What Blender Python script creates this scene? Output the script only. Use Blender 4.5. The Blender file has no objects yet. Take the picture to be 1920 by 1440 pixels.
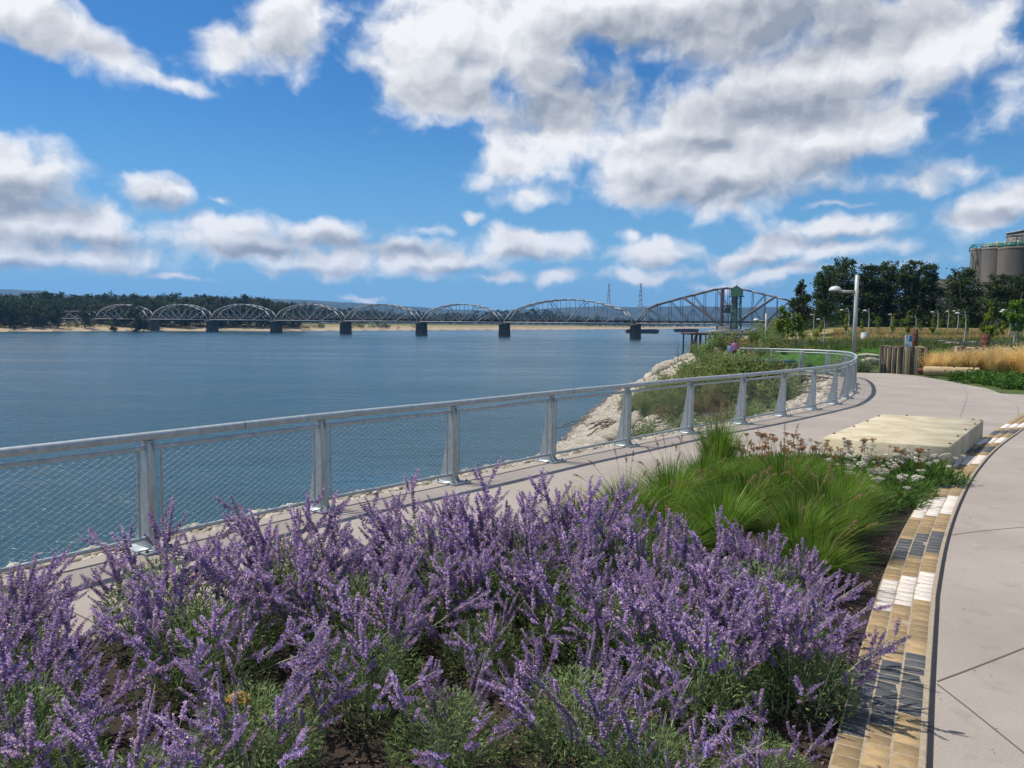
import bpy, math, random
import numpy as np
from mathutils import Vector, Matrix, Euler
from mathutils.geometry import tessellate_polygon

random.seed(7)
rng = np.random.default_rng(7)
SC = bpy.context.scene
COL = SC.collection
R = math.radians

# ------------------------------------------------------------------ camera
F = 1450.0                     # focal length in photograph pixels (1920 wide)
EYE = np.array([0.0, 0.0, 2.1])
PITCH = math.atan(113 / F)
ROLL = 0.0094
FW = np.array([0, math.cos(PITCH), -math.sin(PITCH)])
_r0 = np.array([1.0, 0, 0]); _u0 = np.array([0, math.sin(PITCH), math.cos(PITCH)])
RT = _r0 * math.cos(ROLL) + _u0 * math.sin(ROLL)
UP = _u0 * math.cos(ROLL) - _r0 * math.sin(ROLL)
cam_d = bpy.data.cameras.new('camera'); cam = bpy.data.objects.new('camera', cam_d); COL.objects.link(cam)
cam_d.sensor_width = 36; cam_d.lens = F / 1920 * 36; cam_d.clip_start = 0.05; cam_d.clip_end = 40000
cam.matrix_world = Matrix(((RT[0], UP[0], -FW[0], EYE[0]), (RT[1], UP[1], -FW[1], EYE[1]), (RT[2], UP[2], -FW[2], EYE[2]), (0, 0, 0, 1)))
SC.camera = cam

def ray(px, py):
    return FW + RT * ((px - 960) / F) - UP * ((py - 720) / F)
def gnd(px, py, z=0.0):
    d = ray(px, py); t = (z - EYE[2]) / d[2]
    return EYE + d * t
def at_depth(px, py, Y):
    d = ray(px, py); return EYE + d * (Y / d[1])
def proj(p):
    v = np.asarray(p, float) - EYE; d = v @ FW
    return 960 + F * (v @ RT) / d, 720 - F * (v @ UP) / d

# ------------------------------------------------------------------ view, world, sun
vs = SC.view_settings
vs.view_transform = 'Standard'; vs.look = 'None'; vs.gamma = 1; vs.exposure = 0.06; vs.use_curve_mapping = False
SC.cycles.use_denoising = True; SC.cycles.use_adaptive_sampling = True; SC.cycles.adaptive_threshold = .02
SC.cycles.max_bounces = 8; SC.cycles.transparent_max_bounces = 8; SC.cycles.volume_bounces = 0
SC.cycles.diffuse_bounces = 3; SC.cycles.glossy_bounces = 3; SC.cycles.transmission_bounces = 3
SC.cycles.sample_clamp_indirect = 8

SUN_EL = R(60); SUN_V = np.array([-0.93 * math.cos(SUN_EL), 0.36 * math.cos(SUN_EL), math.sin(SUN_EL)])
SUN_AZ = math.atan2(SUN_V[0], SUN_V[1])            # from +Y towards +X
sun_d = bpy.data.lights.new('sun', 'SUN'); sun = bpy.data.objects.new('sun', sun_d); COL.objects.link(sun)
sun_d.energy = 5.0; sun_d.angle = R(0.53); sun_d.color = (1.0, 0.955, 0.88)
sun.rotation_euler = Vector(SUN_V).to_track_quat('Z', 'Y').to_euler()
sun.location = (-30, 10, 60)

W = bpy.data.worlds.new('World'); SC.world = W; W.use_nodes = True
nt = W.node_tree; nt.nodes.clear()
def N(tree, typ, **kw):
    n = tree.nodes.new(typ)
    for k, v in kw.items():
        setattr(n, k, v)
    return n
def math_node(tree, op, a, b=None, c=None, clamp=False):
    n = N(tree, 'ShaderNodeMath', operation=op, use_clamp=clamp)
    for i, v in enumerate((a, b, c)):
        if v is None: continue
        if isinstance(v, (int, float)): n.inputs[i].default_value = v
        else: tree.links.new(v, n.inputs[i])
    return n.outputs[0]

# clouds: soft ellipses in (azimuth, elevation), broken up by noise; each row is centre x, y, half width, half height
# in photograph pixels, tilt in degrees, weight
CLOUDS = [
 (70,42,135,52,-12,.95),(185,92,95,30,-22,.85),(315,152,75,14,-8,.45),(20,20,90,40,0,.8),
 (545,62,115,62,8,.85),(440,88,85,38,25,.62),(600,20,60,40,0,.6),
 (800,120,115,100,0,1.15),(900,55,190,90,0,1.15),(840,185,100,42,0,.95),(1000,60,160,100,0,1.0),(1150,30,260,70,0,1.0),(1400,35,300,75,0,.95),(1600,15,150,50,0,.7),
 (1050,240,150,95,20,.85),(1130,180,90,60,0,.62),(970,310,85,55,0,.8),(1000,365,62,26,0,.8),
 (1250,310,160,78,0,1.15),(1440,295,210,80,8,1.2),(1600,268,115,46,12,1.0),(1340,230,190,85,18,1.1),(1550,155,220,85,22,1.15),(1700,85,150,85,25,1.05),(1780,50,95,60,20,.85),(1300,350,150,34,0,.9),(1480,200,160,70,15,1.1),
 (50,335,85,55,0,1.0),(5,300,70,45,0,.9),(95,420,150,48,0,.95),(20,400,90,60,0,.8),(110,480,210,28,0,.7),(240,505,60,12,0,.6),(180,440,90,30,0,.7),
 (295,366,58,36,0,1.0),(415,382,24,9,0,.55),
 (400,440,112,36,0,1.0),(500,468,120,36,0,1.0),(610,440,100,26,0,.85),(620,492,165,30,0,.95),(755,482,120,36,0,1.0),(800,432,60,16,0,.55),(880,413,28,12,0,.8),(980,458,112,34,0,1.1),(1040,518,75,18,0,.9),(860,492,105,28,0,.8),(940,520,90,14,0,.6),
 (1225,466,78,28,0,.95),(1178,440,34,14,0,.8),(1235,520,95,16,0,.6),(1340,540,120,10,0,.45),
 (1440,472,95,28,8,1.0),(1585,424,115,24,0,1.05),(1570,462,125,20,0,.75),(1445,515,88,20,8,.85),(1600,500,160,14,0,.35),
 (1865,386,100,30,14,1.0),(1835,240,52,34,20,.5),(1800,325,70,28,20,.5),(1570,385,110,7,0,.5),(1720,350,70,22,-20,.4),
 (700,560,46,7,0,.7),(330,520,60,8,0,.55),(1700,520,150,12,0,.3),(1880,150,80,60,30,.45),
]
# darker undersides of the larger clouds (same units)
SHADES = [
 (1450,60,260,50,.95),(1180,75,170,40,.7),(1100,165,140,60,.75),(1010,215,90,34,.55),(860,175,120,34,.6),(900,120,70,30,.45),(1480,205,190,38,.85),(1640,185,130,34,.6),(1330,270,120,24,.45),
 (1400,362,210,26,.9),(1600,320,110,22,.8),(1240,345,90,20,.5),(1540,300,90,18,.3),(30,372,110,32,1.0),(130,455,150,18,.8),(310,392,50,16,.8),(470,470,110,16,.7),(640,455,110,16,.6),(560,512,120,10,.6),(760,470,90,14,.6),(1010,478,80,12,.6),(860,512,110,10,.55),(1240,492,70,10,.6),(1460,495,90,10,.6),(1590,445,120,10,.7),(1870,408,90,12,.7),(80,505,170,10,.5),(560,95,100,28,.35),(100,85,120,26,.35),
]
def cloud_nodes(g, vec):
    L = g.links.new
    nz = N(g, 'ShaderNodeTexNoise'); nz.noise_dimensions = '2D'
    nz.inputs['Scale'].default_value = 22; nz.inputs['Detail'].default_value = 3; nz.inputs['Roughness'].default_value = .5
    L(vec, nz.inputs['Vector'])
    sub = N(g, 'ShaderNodeVectorMath', operation='MULTIPLY_ADD'); L(nz.outputs['Color'], sub.inputs[0]); sub.inputs[1].default_value = (.034, .024, 0); sub.inputs[2].default_value = (-.017, -.012, 0)
    ad = N(g, 'ShaderNodeVectorMath', operation='ADD'); L(vec, ad.inputs[0]); L(sub.outputs[0], ad.inputs[1])
    rots = {}
    def rotated(t):
        if t not in rots:
            if t == 0: rots[t] = ad.outputs[0]
            else:
                r_ = N(g, 'ShaderNodeVectorRotate', rotation_type='Z_AXIS'); r_.inputs['Angle'].default_value = -R(t); L(ad.outputs[0], r_.inputs['Vector']); rots[t] = r_.outputs[0]
        return rots[t]
    def field(rows, k):
        acc = None
        for cx, cy, rx, ry, tilt, w in rows:
            d = ray(cx, cy); d = d / np.linalg.norm(d); az_ = math.atan2(d[0], d[1]); el_ = math.asin(d[2])
            tilt = 0 if abs(tilt) < 6 else (17 if tilt > 0 else -15); a = R(-tilt)
            ax, ay = az_ * math.cos(a) - el_ * math.sin(a), az_ * math.sin(a) + el_ * math.cos(a)
            sx, sy = w / (rx / F * 1.3), w / (ry / F * 1.35)
            ma = N(g, 'ShaderNodeVectorMath', operation='MULTIPLY_ADD'); L(rotated(tilt), ma.inputs[0])
            ma.inputs[1].default_value = (sx, sy, 0); ma.inputs[2].default_value = (-ax * sx, -ay * sy, 0)
            ln = N(g, 'ShaderNodeVectorMath', operation='LENGTH'); L(ma.outputs[0], ln.inputs[0])
            v = math_node(g, 'SUBTRACT', w, ln.outputs['Value'])
            acc = v if acc is None else math_node(g, 'SMOOTH_MAX', acc, v, k)
        return acc
    acc = field(CLOUDS, .22)
    shd = field([(a, b, c, d, 0, e) for a, b, c, d, e in SHADES], .2)
    # beyond the photograph's frame the same kind of broken cumulus goes on
    sp = N(g, 'ShaderNodeSeparateXYZ'); L(vec, sp.inputs[0])
    out_az = math_node(g, 'SUBTRACT', math_node(g, 'ABSOLUTE', sp.outputs[0]), .66)
    out_el = math_node(g, 'SUBTRACT', sp.outputs[1], .42)
    outm = N(g, 'ShaderNodeMapRange', interpolation_type='SMOOTHSTEP')
    L(math_node(g, 'MAXIMUM', out_az, out_el), outm.inputs[0]); outm.inputs[1].default_value = 0; outm.inputs[2].default_value = .12
    n2 = N(g, 'ShaderNodeTexNoise'); n2.noise_dimensions = '2D'; n2.inputs['Scale'].default_value = 3.2; n2.inputs['Detail'].default_value = 1
    L(vec, n2.inputs['Vector'])
    wild = math_node(g, 'MULTIPLY', n2.outputs['Fac'], 4.0)
    wild = math_node(g, 'SUBTRACT', math_node(g, 'MULTIPLY', wild, outm.outputs[0]), 2.0)
    acc = math_node(g, 'MAXIMUM', acc, wild)
    def billow(v):
        mp2 = N(g, 'ShaderNodeVectorMath', operation='MULTIPLY'); mp2.inputs[1].default_value = (1, 1.25, 1); L(v, mp2.inputs[0])
        n3 = N(g, 'ShaderNodeTexNoise'); n3.noise_dimensions = '2D'; n3.inputs['Scale'].default_value = 16; n3.inputs['Detail'].default_value = 6; n3.inputs['Roughness'].default_value = .5
        L(mp2.outputs[0], n3.inputs['Vector'])
        return n3.outputs['Fac']
    b1 = billow(ad.outputs[0])
    o_ = N(g, 'ShaderNodeVectorMath', operation='ADD'); L(ad.outputs[0], o_.inputs[0]); o_.inputs[1].default_value = (-.006, .013, 0)
    b2 = billow(o_.outputs[0])
    dens = math_node(g, 'ADD', acc, math_node(g, 'MULTIPLY', math_node(g, 'SUBTRACT', b1, .5), 1.15))
    grad = math_node(g, 'SUBTRACT', b1, b2)
    shade = math_node(g, 'ADD', shd, math_node(g, 'MULTIPLY', math_node(g, 'SUBTRACT', b1, .5), .35))
    return dens, grad, shade
L = nt.links.new
tc = N(nt, 'ShaderNodeTexCoord')
nrm = N(nt, 'ShaderNodeVectorMath', operation='NORMALIZE'); L(tc.outputs['Generated'], nrm.inputs[0])
sep = N(nt, 'ShaderNodeSeparateXYZ'); L(nrm.outputs[0], sep.inputs[0])
az = math_node(nt, 'ARCTAN2', sep.outputs[0], sep.outputs[1])
el = math_node(nt, 'ARCSINE', sep.outputs[2])
cmb = N(nt, 'ShaderNodeCombineXYZ'); L(az, cmb.inputs[0]); L(el, cmb.inputs[1])
dens, grad, shade = cloud_nodes(nt, cmb.outputs[0])
alpha = N(nt, 'ShaderNodeMapRange', interpolation_type='SMOOTHSTEP'); L(dens, alpha.inputs[0])
alpha.inputs[1].default_value = .08; alpha.inputs[2].default_value = .62
# sunlit tops, shaded undersides
sh_ = N(nt, 'ShaderNodeMapRange', interpolation_type='SMOOTHSTEP'); L(shade, sh_.inputs[0]); sh_.inputs[1].default_value = -.25; sh_.inputs[2].default_value = .65; sh_.inputs[3].default_value = .99; sh_.inputs[4].default_value = .12
lit = math_node(nt, 'ADD', sh_.outputs[0], math_node(nt, 'MULTIPLY', grad, 1.5), clamp=True)
ccol = N(nt, 'ShaderNodeMix', data_type='RGBA'); L(lit, ccol.inputs['Factor'])
ccol.inputs['A'].default_value = (.34, .38, .45, 1); ccol.inputs['B'].default_value = (.98, .985, 1.0, 1)
sky = N(nt, 'ShaderNodeTexSky', sky_type='NISHITA'); sky.sun_disc = False
sky.sun_elevation = SUN_EL; sky.sun_rotation = SUN_AZ; sky.altitude = 0; sky.air_density = 1.0; sky.dust_density = 0.0; sky.ozone_density = 1.6
wb = N(nt, 'ShaderNodeMix', data_type='RGBA', blend_type='MULTIPLY'); wb.inputs['Factor'].default_value = 1; L(sky.outputs[0], wb.inputs['A']); wb.inputs['B'].default_value = (.28, .665, 1.0, 1)
hsv = N(nt, 'ShaderNodeMix', data_type='RGBA'); L(wb.outputs['Result'], hsv.inputs['A']); hsv.inputs['B'].default_value = (2.2, 4.6, 7.1, 1)
elr = N(nt, 'ShaderNodeMapRange', interpolation_type='SMOOTHSTEP'); L(el, elr.inputs[0]); elr.inputs[1].default_value = -.05; elr.inputs[2].default_value = .30; elr.inputs[3].default_value = 1.0; elr.inputs[4].default_value = 0.0
L(elr.outputs[0], hsv.inputs['Factor'])
bg = N(nt, 'ShaderNodeBackground'); L(hsv.outputs['Result'], bg.inputs[0]); bg.inputs[1].default_value = .10
bc = N(nt, 'ShaderNodeBackground'); L(ccol.outputs['Result'], bc.inputs[0]); bc.inputs[1].default_value = .93
# no clouds below the horizon
hz = N(nt, 'ShaderNodeMapRange'); L(el, hz.inputs[0]); hz.inputs[1].default_value = .002; hz.inputs[2].default_value = .03
amul = math_node(nt, 'MULTIPLY', alpha.outputs[0], hz.outputs[0])
mixw = N(nt, 'ShaderNodeMixShader'); L(amul, mixw.inputs[0]); L(bg.outputs[0], mixw.inputs[1]); L(bc.outputs[0], mixw.inputs[2])
wo = N(nt, 'ShaderNodeOutputWorld'); L(mixw.outputs[0], wo.inputs[0])
W.cycles.sampling_method = 'NONE'

# ------------------------------------------------------------------ mesh helpers
class MB:
    """collects vertices and faces (numpy) for one mesh"""
    def __init__(s): s.v = []; s.f = []; s.m = []; s.n = 0
    def add(s, V, Fc, mat=0):
        V = np.asarray(V, float).reshape(-1, 3); Fc = np.asarray(Fc, int)
        s.v.append(V); s.f.append(Fc + s.n); s.m.append(np.full(len(Fc), mat)); s.n += len(V)
    def box(s, c, size, rz=0, mat=0, M=None):
        sx, sy, sz = [a / 2 for a in size]
        V = np.array([[x, y, z] for z in (-sz, sz) for y in (-sy, sy) for x in (-sx, sx)], float)
        if M is not None: V = V @ np.asarray(M).T
        if rz:
            c_, s_ = math.cos(rz), math.sin(rz); V = V @ np.array([[c_, s_, 0], [-s_, c_, 0], [0, 0, 1]])
        s.add(V + np.asarray(c, float), [[0, 2, 3, 1], [4, 5, 7, 6], [0, 1, 5, 4], [2, 6, 7, 3], [0, 4, 6, 2], [1, 3, 7, 5]], mat)
    def beam(s, p, q, w, h=None, mat=0, up=(0, 0, 1)):
        p = np.asarray(p, float); q = np.asarray(q, float); h = h or w
        d = q - p; l = np.linalg.norm(d)
        if l < 1e-6: return
        d /= l; up = np.asarray(up, float)
        if abs(d @ up) > .98: up = np.array([0, 1.0, 0])
        a = np.cross(d, up); a /= np.linalg.norm(a); b = np.cross(a, d)
        V = [o + a * sx * w / 2 + b * sy * h / 2 for o in (p, q) for sx, sy in ((-1, -1), (1, -1), (1, 1), (-1, 1))]
        s.add(V, [[3, 2, 1, 0], [4, 5, 6, 7], [0, 1, 5, 4], [1, 2, 6, 5], [2, 3, 7, 6], [3, 0, 4, 7]], mat)
    def tube(s, pts, rad, n=6, mat=0, caps=True):
        P = np.asarray(pts, float); k = len(P)
        rad = np.full(k, rad) if np.isscalar(rad) else np.asarray(rad, float)
        T = np.gradient(P, axis=0); T /= np.linalg.norm(T, axis=1)[:, None] + 1e-12
        ref = np.array([0, 0, 1.0]) if abs(T[0, 2]) < .9 else np.array([1.0, 0, 0])
        V = []
        for i in range(k):
            a = np.cross(T[i], ref); na = np.linalg.norm(a)
            if na < 1e-3: a = np.array([1.0, 0, 0])
            a /= np.linalg.norm(a); b = np.cross(T[i], a); 
            ang = np.arange(n) * 2 * math.pi / n
            V.append(P[i] + rad[i] * (np.cos(ang)[:, None] * a + np.sin(ang)[:, None] * b))
        V = np.concatenate(V); Fc = []
        for i in range(k - 1):
            for j in range(n):
                j2 = (j + 1) % n
                Fc.append([i * n + j, i * n + j2, (i + 1) * n + j2, (i + 1) * n + j])
        s.add(V, Fc, mat)
        if caps:
            for base, sgn in ((0, 1), ((k - 1) * n, -1)):
                ring = np.arange(n) + base
                c = V[ring].mean(0)
                VV = np.vstack([V[ring], c]);
                fc = [[j, (j + 1) % n, n] if sgn < 0 else [(j + 1) % n, j, n] for j in range(n)]
                s.add(VV, fc, mat)
    def lathe(s, prof, c=(0, 0, 0), n=16, mat=0):
        k = len(prof); ang = np.arange(n) * 2 * math.pi / n; V = []
        for r_, z in prof:
            V.append(np.stack([r_ * np.cos(ang), r_ * np.sin(ang), np.full(n, z)], 1))
        V = np.concatenate(V) + np.asarray(c, float); Fc = []
        for i in range(k - 1):
            for j in range(n):
                j2 = (j + 1) % n; Fc.append([i * n + j, i * n + j2, (i + 1) * n + j2, (i + 1) * n + j])
        s.add(V, Fc, mat)
    def prism(s, poly, origin, ax, ay, az_, t, mat=0):
        """polygon in the ax, ay plane, extruded t along az_"""
        poly = np.asarray(poly, float); o = np.asarray(origin, float); ax = np.asarray(ax, float); ay = np.asarray(ay, float); az_ = np.asarray(az_, float)
        n = len(poly)
        A = o + poly[:, :1] * ax + poly[:, 1:] * ay - az_ * t / 2; B = A + az_ * t
        tri = tessellate_polygon([[Vector((x, y, 0)) for x, y in poly]])
        s.add(np.vstack([A, B]), [[i, (i + 1) % n, n + (i + 1) % n, n + i] for i in range(n)], mat)
        s.add(A, [list(t_)[::-1] for t_ in tri], mat); s.add(B, [list(t_) for t_ in tri], mat)
    def flakes(s, C, D, Nn, ln, wd, mat=0, fold=0.0):
        """diamond-shaped leaves: centre base C, direction D, side from Nn; arrays"""
        C = np.asarray(C, float); k = len(C)
        D = D / (np.linalg.norm(D, axis=1)[:, None] + 1e-9)
        S = np.cross(D, Nn); S /= (np.linalg.norm(S, axis=1)[:, None] + 1e-9)
        ln = np.broadcast_to(ln, (k,))[:, None]; wd = np.broadcast_to(wd, (k,))[:, None]
        Up = np.cross(S, D)
        V = np.stack([C, C + D * ln * .45 + S * wd / 2 + Up * fold * wd, C + D * ln, C + D * ln * .45 - S * wd / 2 + Up * fold * wd], 1).reshape(-1, 3)
        s.add(V, np.arange(4 * k).reshape(k, 4), mat)
    def blob(s, c, rad, seed=0, mat=0, rough=.25, sub=1):
        V, Fc = ICO[sub]
        r_ = np.random.default_rng(seed)
        f = 1 + rough * (r_.random(len(V)) - .5) * 2
        s.add(V * f[:, None] * np.asarray(rad, float) + np.asarray(c, float), Fc, mat)
    def mesh(s, name, mats, smooth=False):
        me = bpy.data.meshes.new(name)
        V = np.concatenate(s.v); me.vertices.add(len(V)); me.vertices.foreach_set('co', V.astype(np.float32).ravel())
        li = np.concatenate([f.ravel() for f in s.f]); tot = np.concatenate([np.full(len(f), f.shape[1]) for f in s.f])
        me.loops.add(len(li)); me.loops.foreach_set('vertex_index', li.astype(np.int32))
        me.polygons.add(len(tot)); me.polygons.foreach_set('loop_start', np.concatenate([[0], np.cumsum(tot)[:-1]]).astype(np.int32))
        me.polygons.foreach_set('material_index', np.concatenate(s.m).astype(np.int32))
        if smooth: me.polygons.foreach_set('use_smooth', np.ones(len(tot), bool))
        for m in (mats if isinstance(mats, (list, tuple)) else [mats]): me.materials.append(m)
        me.update(calc_edges=True); me.validate()
        return me
def _ico(sub):
    t = (1 + 5 ** .5) / 2
    V = [(-1, t, 0), (1, t, 0), (-1, -t, 0), (1, -t, 0), (0, -1, t), (0, 1, t), (0, -1, -t), (0, 1, -t), (t, 0, -1), (t, 0, 1), (-t, 0, -1), (-t, 0, 1)]
    Fc = [(0, 11, 5), (0, 5, 1), (0, 1, 7), (0, 7, 10), (0, 10, 11), (1, 5, 9), (5, 11, 4), (11, 10, 2), (10, 7, 6), (7, 1, 8), (3, 9, 4), (3, 4, 2), (3, 2, 6), (3, 6, 8), (3, 8, 9), (4, 9, 5), (2, 4, 11), (6, 2, 10), (8, 6, 7), (9, 8, 1)]
    V = [np.array(v, float) / np.linalg.norm(v) for v in V]
    for _ in range(sub):
        cache = {}; nf = []
        def mid(a, b):
            k = (min(a, b), max(a, b))
            if k not in cache:
                m = V[a] + V[b]; V.append(m / np.linalg.norm(m)); cache[k] = len(V) - 1
            return cache[k]
        for a, b, c in Fc:
            x, y, z = mid(a, b), mid(b, c), mid(c, a); nf += [(a, x, z), (b, y, x), (c, z, y), (x, y, z)]
        Fc = nf
    return np.array(V), np.array(Fc)
ICO = {i: _ico(i) for i in range(3)}

WORLDM = {}
def tag(o, label=None, cat=None, group=None, kind=None):
    if label: o['label'] = label
    if cat: o['category'] = cat
    if group: o['group'] = group
    if kind: o['kind'] = kind
    return o
def empty(name, loc=(0, 0, 0), rz=0, scale=1.0, label=None, cat=None, group=None):
    o = bpy.data.objects.new(name, None); COL.objects.link(o)
    o.empty_display_size = .2
    o.location = loc; o.rotation_euler = (0, 0, rz); o.scale = (scale,) * 3 if np.isscalar(scale) else scale
    WORLDM[o.name] = Matrix.LocRotScale(Vector(loc), Euler((0, 0, rz)), Vector(o.scale))
    return tag(o, label, cat, group)
def obj(name, me, parent=None, world=True, loc=(0, 0, 0), rot=(0, 0, 0), scale=(1, 1, 1), kind=None, label=None, cat=None, group=None):
    """link a mesh; with world=True its coordinates are world coordinates even under a parent"""
    o = bpy.data.objects.new(name, me); COL.objects.link(o)
    o.location = loc; o.rotation_euler = rot; o.scale = scale if not np.isscalar(scale) else (scale,) * 3
    M = Matrix.LocRotScale(Vector(loc), Euler(rot), Vector(o.scale))
    if parent is not None:
        o.parent = parent
        if world:
            o.matrix_parent_inverse = WORLDM[parent.name].inverted(); WORLDM[o.name] = M
        else: WORLDM[o.name] = WORLDM[parent.name] @ M
    else: WORLDM[o.name] = M
    return tag(o, label, cat, group, kind)
ORD = ['first', 'second', 'third', 'fourth', 'fifth', 'sixth', 'seventh', 'eighth', 'ninth', 'tenth', 'eleventh', 'twelfth', 'thirteenth', 'fourteenth', 'fifteenth', 'sixteenth', 'seventeenth', 'eighteenth', 'nineteenth', 'twentieth']
ORD += ['twenty-' + o for o in ORD[:9]] + ['thirtieth'] + ['thirty-' + o for o in ORD[:9]] + ['fortieth'] + ['forty-' + o for o in ORD[:9]] + ['fiftieth']

# ------------------------------------------------------------------ materials
def mat(name, c, rough=.7, c2=None, nscale=6.0, detail=6, bump=0.0, bscale=60.0, metal=0.0, island=False, spec=None, coord='Object', stretch=None, ramp=(.35, .65)):
    m = bpy.data.materials.new(name); m.use_nodes = True; t = m.node_tree
    b = t.nodes['Principled BSDF']; b.inputs['Roughness'].default_value = rough; b.inputs['Metallic'].default_value = metal
    if spec is not None: b.inputs['Specular IOR Level'].default_value = spec
    b.inputs['Base Color'].default_value = (*c, 1)
    tcn = N(t, 'ShaderNodeTexCoord'); vec = tcn.outputs[coord]
    if stretch:
        mp = N(t, 'ShaderNodeMapping'); mp.inputs['Scale'].default_value = stretch; t.links.new(vec, mp.inputs[0]); vec = mp.outputs[0]
    if c2 is not None:
        mx = N(t, 'ShaderNodeMix', data_type='RGBA'); mx.inputs['A'].default_value = (*c, 1); mx.inputs['B'].default_value = (*c2, 1)
        if island:
            ge = N(t, 'ShaderNodeNewGeometry'); t.links.new(ge.outputs['Random Per Island'], mx.inputs['Factor'])
        else:
            nz = N(t, 'ShaderNodeTexNoise'); nz.inputs['Scale'].default_value = nscale; nz.inputs['Detail'].default_value = detail; nz.inputs['Roughness'].default_value = .62
            t.links.new(vec, nz.inputs['Vector'])
            mr = N(t, 'ShaderNodeMapRange'); t.links.new(nz.outputs['Fac'], mr.inputs[0]); mr.inputs[1].default_value = ramp[0]; mr.inputs[2].default_value = ramp[1]
            t.links.new(mr.outputs[0], mx.inputs['Factor'])
        t.links.new(mx.outputs['Result'], b.inputs['Base Color'])
    if bump:
        nb = N(t, 'ShaderNodeTexNoise'); nb.inputs['Scale'].default_value = bscale; nb.inputs['Detail'].default_value = 5
        t.links.new(vec, nb.inputs['Vector'])
        bp = N(t, 'ShaderNodeBump'); bp.inputs['Strength'].default_value = bump; bp.inputs['Distance'].default_value = .02
        t.links.new(nb.outputs['Fac'], bp.inputs['Height']); t.links.new(bp.outputs[0], b.inputs['Normal'])
    return m
def leafmat(name, c, c2, trans=.3, rough=.6, c3=None, p3=.12):
    m = bpy.data.materials.new(name); m.use_nodes = True; t = m.node_tree
    b = t.nodes['Principled BSDF']; b.inputs['Roughness'].default_value = rough; b.inputs['Specular IOR Level'].default_value = .12
    ge = N(t, 'ShaderNodeNewGeometry')
    rp = N(t, 'ShaderNodeValToRGB'); t.links.new(ge.outputs['Random Per Island'], rp.inputs[0])
    rp.color_ramp.elements[0].color = (*c, 1); rp.color_ramp.elements[1].color = (*c2, 1)
    if c3:
        rp.color_ramp.elements[1].position = 1 - p3
        e = rp.color_ramp.elements.new(1 - p3 + .02); e.color = (*c3, 1)
    oi = N(t, 'ShaderNodeObjectInfo')
    h = N(t, 'ShaderNodeHueSaturation'); t.links.new(rp.outputs[0], h.inputs['Color'])
    mr = N(t, 'ShaderNodeMapRange'); t.links.new(oi.outputs['Random'], mr.inputs[0]); mr.inputs[3].default_value = .82; mr.inputs[4].default_value = 1.18
    t.links.new(mr.outputs[0], h.inputs['Value'])
    t.links.new(h.outputs[0], b.inputs['Base Color'])
    tr = N(t, 'ShaderNodeBsdfTranslucent'); t.links.new(h.outputs[0], tr.inputs[0])
    mx = N(t, 'ShaderNodeMixShader'); mx.inputs[0].default_value = trans
    t.links.new(b.outputs[0], mx.inputs[1]); t.links.new(tr.outputs[0], mx.inputs[2])
    t.links.new(mx.outputs[0], t.nodes['Material Output'].inputs[0])
    return m

M_CONC = mat('concrete_path', (.285, .243, .203), .85, (.40, .352, .305), .9, 12, bump=.2, bscale=160, ramp=(.25, .75), coord='Object')
def concrete_mat():
    m = mat('concrete_path', (.265, .224, .186), .85, (.365, .318, .272), .7, 12, bump=.22, bscale=170, ramp=(.25, .75)); t = m.node_tree; b = t.nodes['Principled BSDF']
    src = b.inputs['Base Color'].links[0].from_socket; tcn = N(t, 'ShaderNodeTexCoord')
    def layer(src, scale, lo, hi, a, b_, detail=6):
        n = N(t, 'ShaderNodeTexNoise'); n.inputs['Scale'].default_value = scale; n.inputs['Detail'].default_value = detail; n.inputs['Roughness'].default_value = .65; t.links.new(tcn.outputs['Object'], n.inputs['Vector'])
        mr = N(t, 'ShaderNodeMapRange'); t.links.new(n.outputs['Fac'], mr.inputs[0]); mr.inputs[1].default_value = lo; mr.inputs[2].default_value = hi; mr.inputs[3].default_value = a; mr.inputs[4].default_value = b_
        s_ = N(t, 'ShaderNodeVectorMath', operation='SCALE'); t.links.new(src, s_.inputs[0]); t.links.new(mr.outputs[0], s_.inputs['Scale']); return s_.outputs[0]
    o = layer(src, 90, .35, .65, .88, 1.10, 3); o = layer(o, 3.1, .56, .70, 1.0, .80); o = layer(o, 1.7, .62, .72, 1.0, 1.14, 8)
    t.links.new(o, b.inputs['Base Color']); return m
M_CONC = concrete_mat()
M_JOINT = mat('joint', (.15, .115, .095), .95)
M_BENCH = mat('bench_concrete', (.37, .31, .19), .9, (.56, .49, .345), 2.2, 12, bump=.25, bscale=50, stretch=(1, 1, .35))
M_GALV = mat('galvanised_steel', (.33, .365, .37), .5, (.46, .495, .50), 14, 6, bump=.03, bscale=90, metal=.35)
M_WIRE = mat('steel_wire', (.22, .23, .235), .45, metal=.5)
M_BOLT = mat('dark_bolt', (.06, .06, .06), .5, metal=.5)
M_TAN = mat('paver_tan', (.25, .165, .075), .85, (.36, .25, .125), 9, 6, bump=.2, bscale=90, coord='Object')
M_WHITE = mat('paver_white', (.66, .57, .50), .8, (.80, .72, .64), 9, 6, bump=.15, bscale=90)
M_CHAR = mat('paver_charcoal', (.045, .048, .052), .8, (.085, .09, .095), 9, 6, bump=.2, bscale=90)
M_GROUT = mat('paver_joint_sand', (.36, .30, .21), .95, (.26, .21, .15), 30)
M_EDGE = mat('steel_edging', (.012, .011, .011), .6)
M_SOIL = mat('bark_mulch', (.018, .012, .009), .95, (.05, .031, .02), 60, 6, bump=.9, bscale=80)
M_CHIP = mat('mulch_chip', (.03, .018, .012), .95, (.16, .09, .055), island=True)
M_STONE = mat('riprap', (.27, .23, .175), .92, (.46, .40, .32), 1.6, 6, bump=.5, bscale=6)
M_STONED = mat('wet_rock', (.07, .06, .05), .8, (.16, .13, .10), 2, 6, bump=.5, bscale=6)
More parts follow.
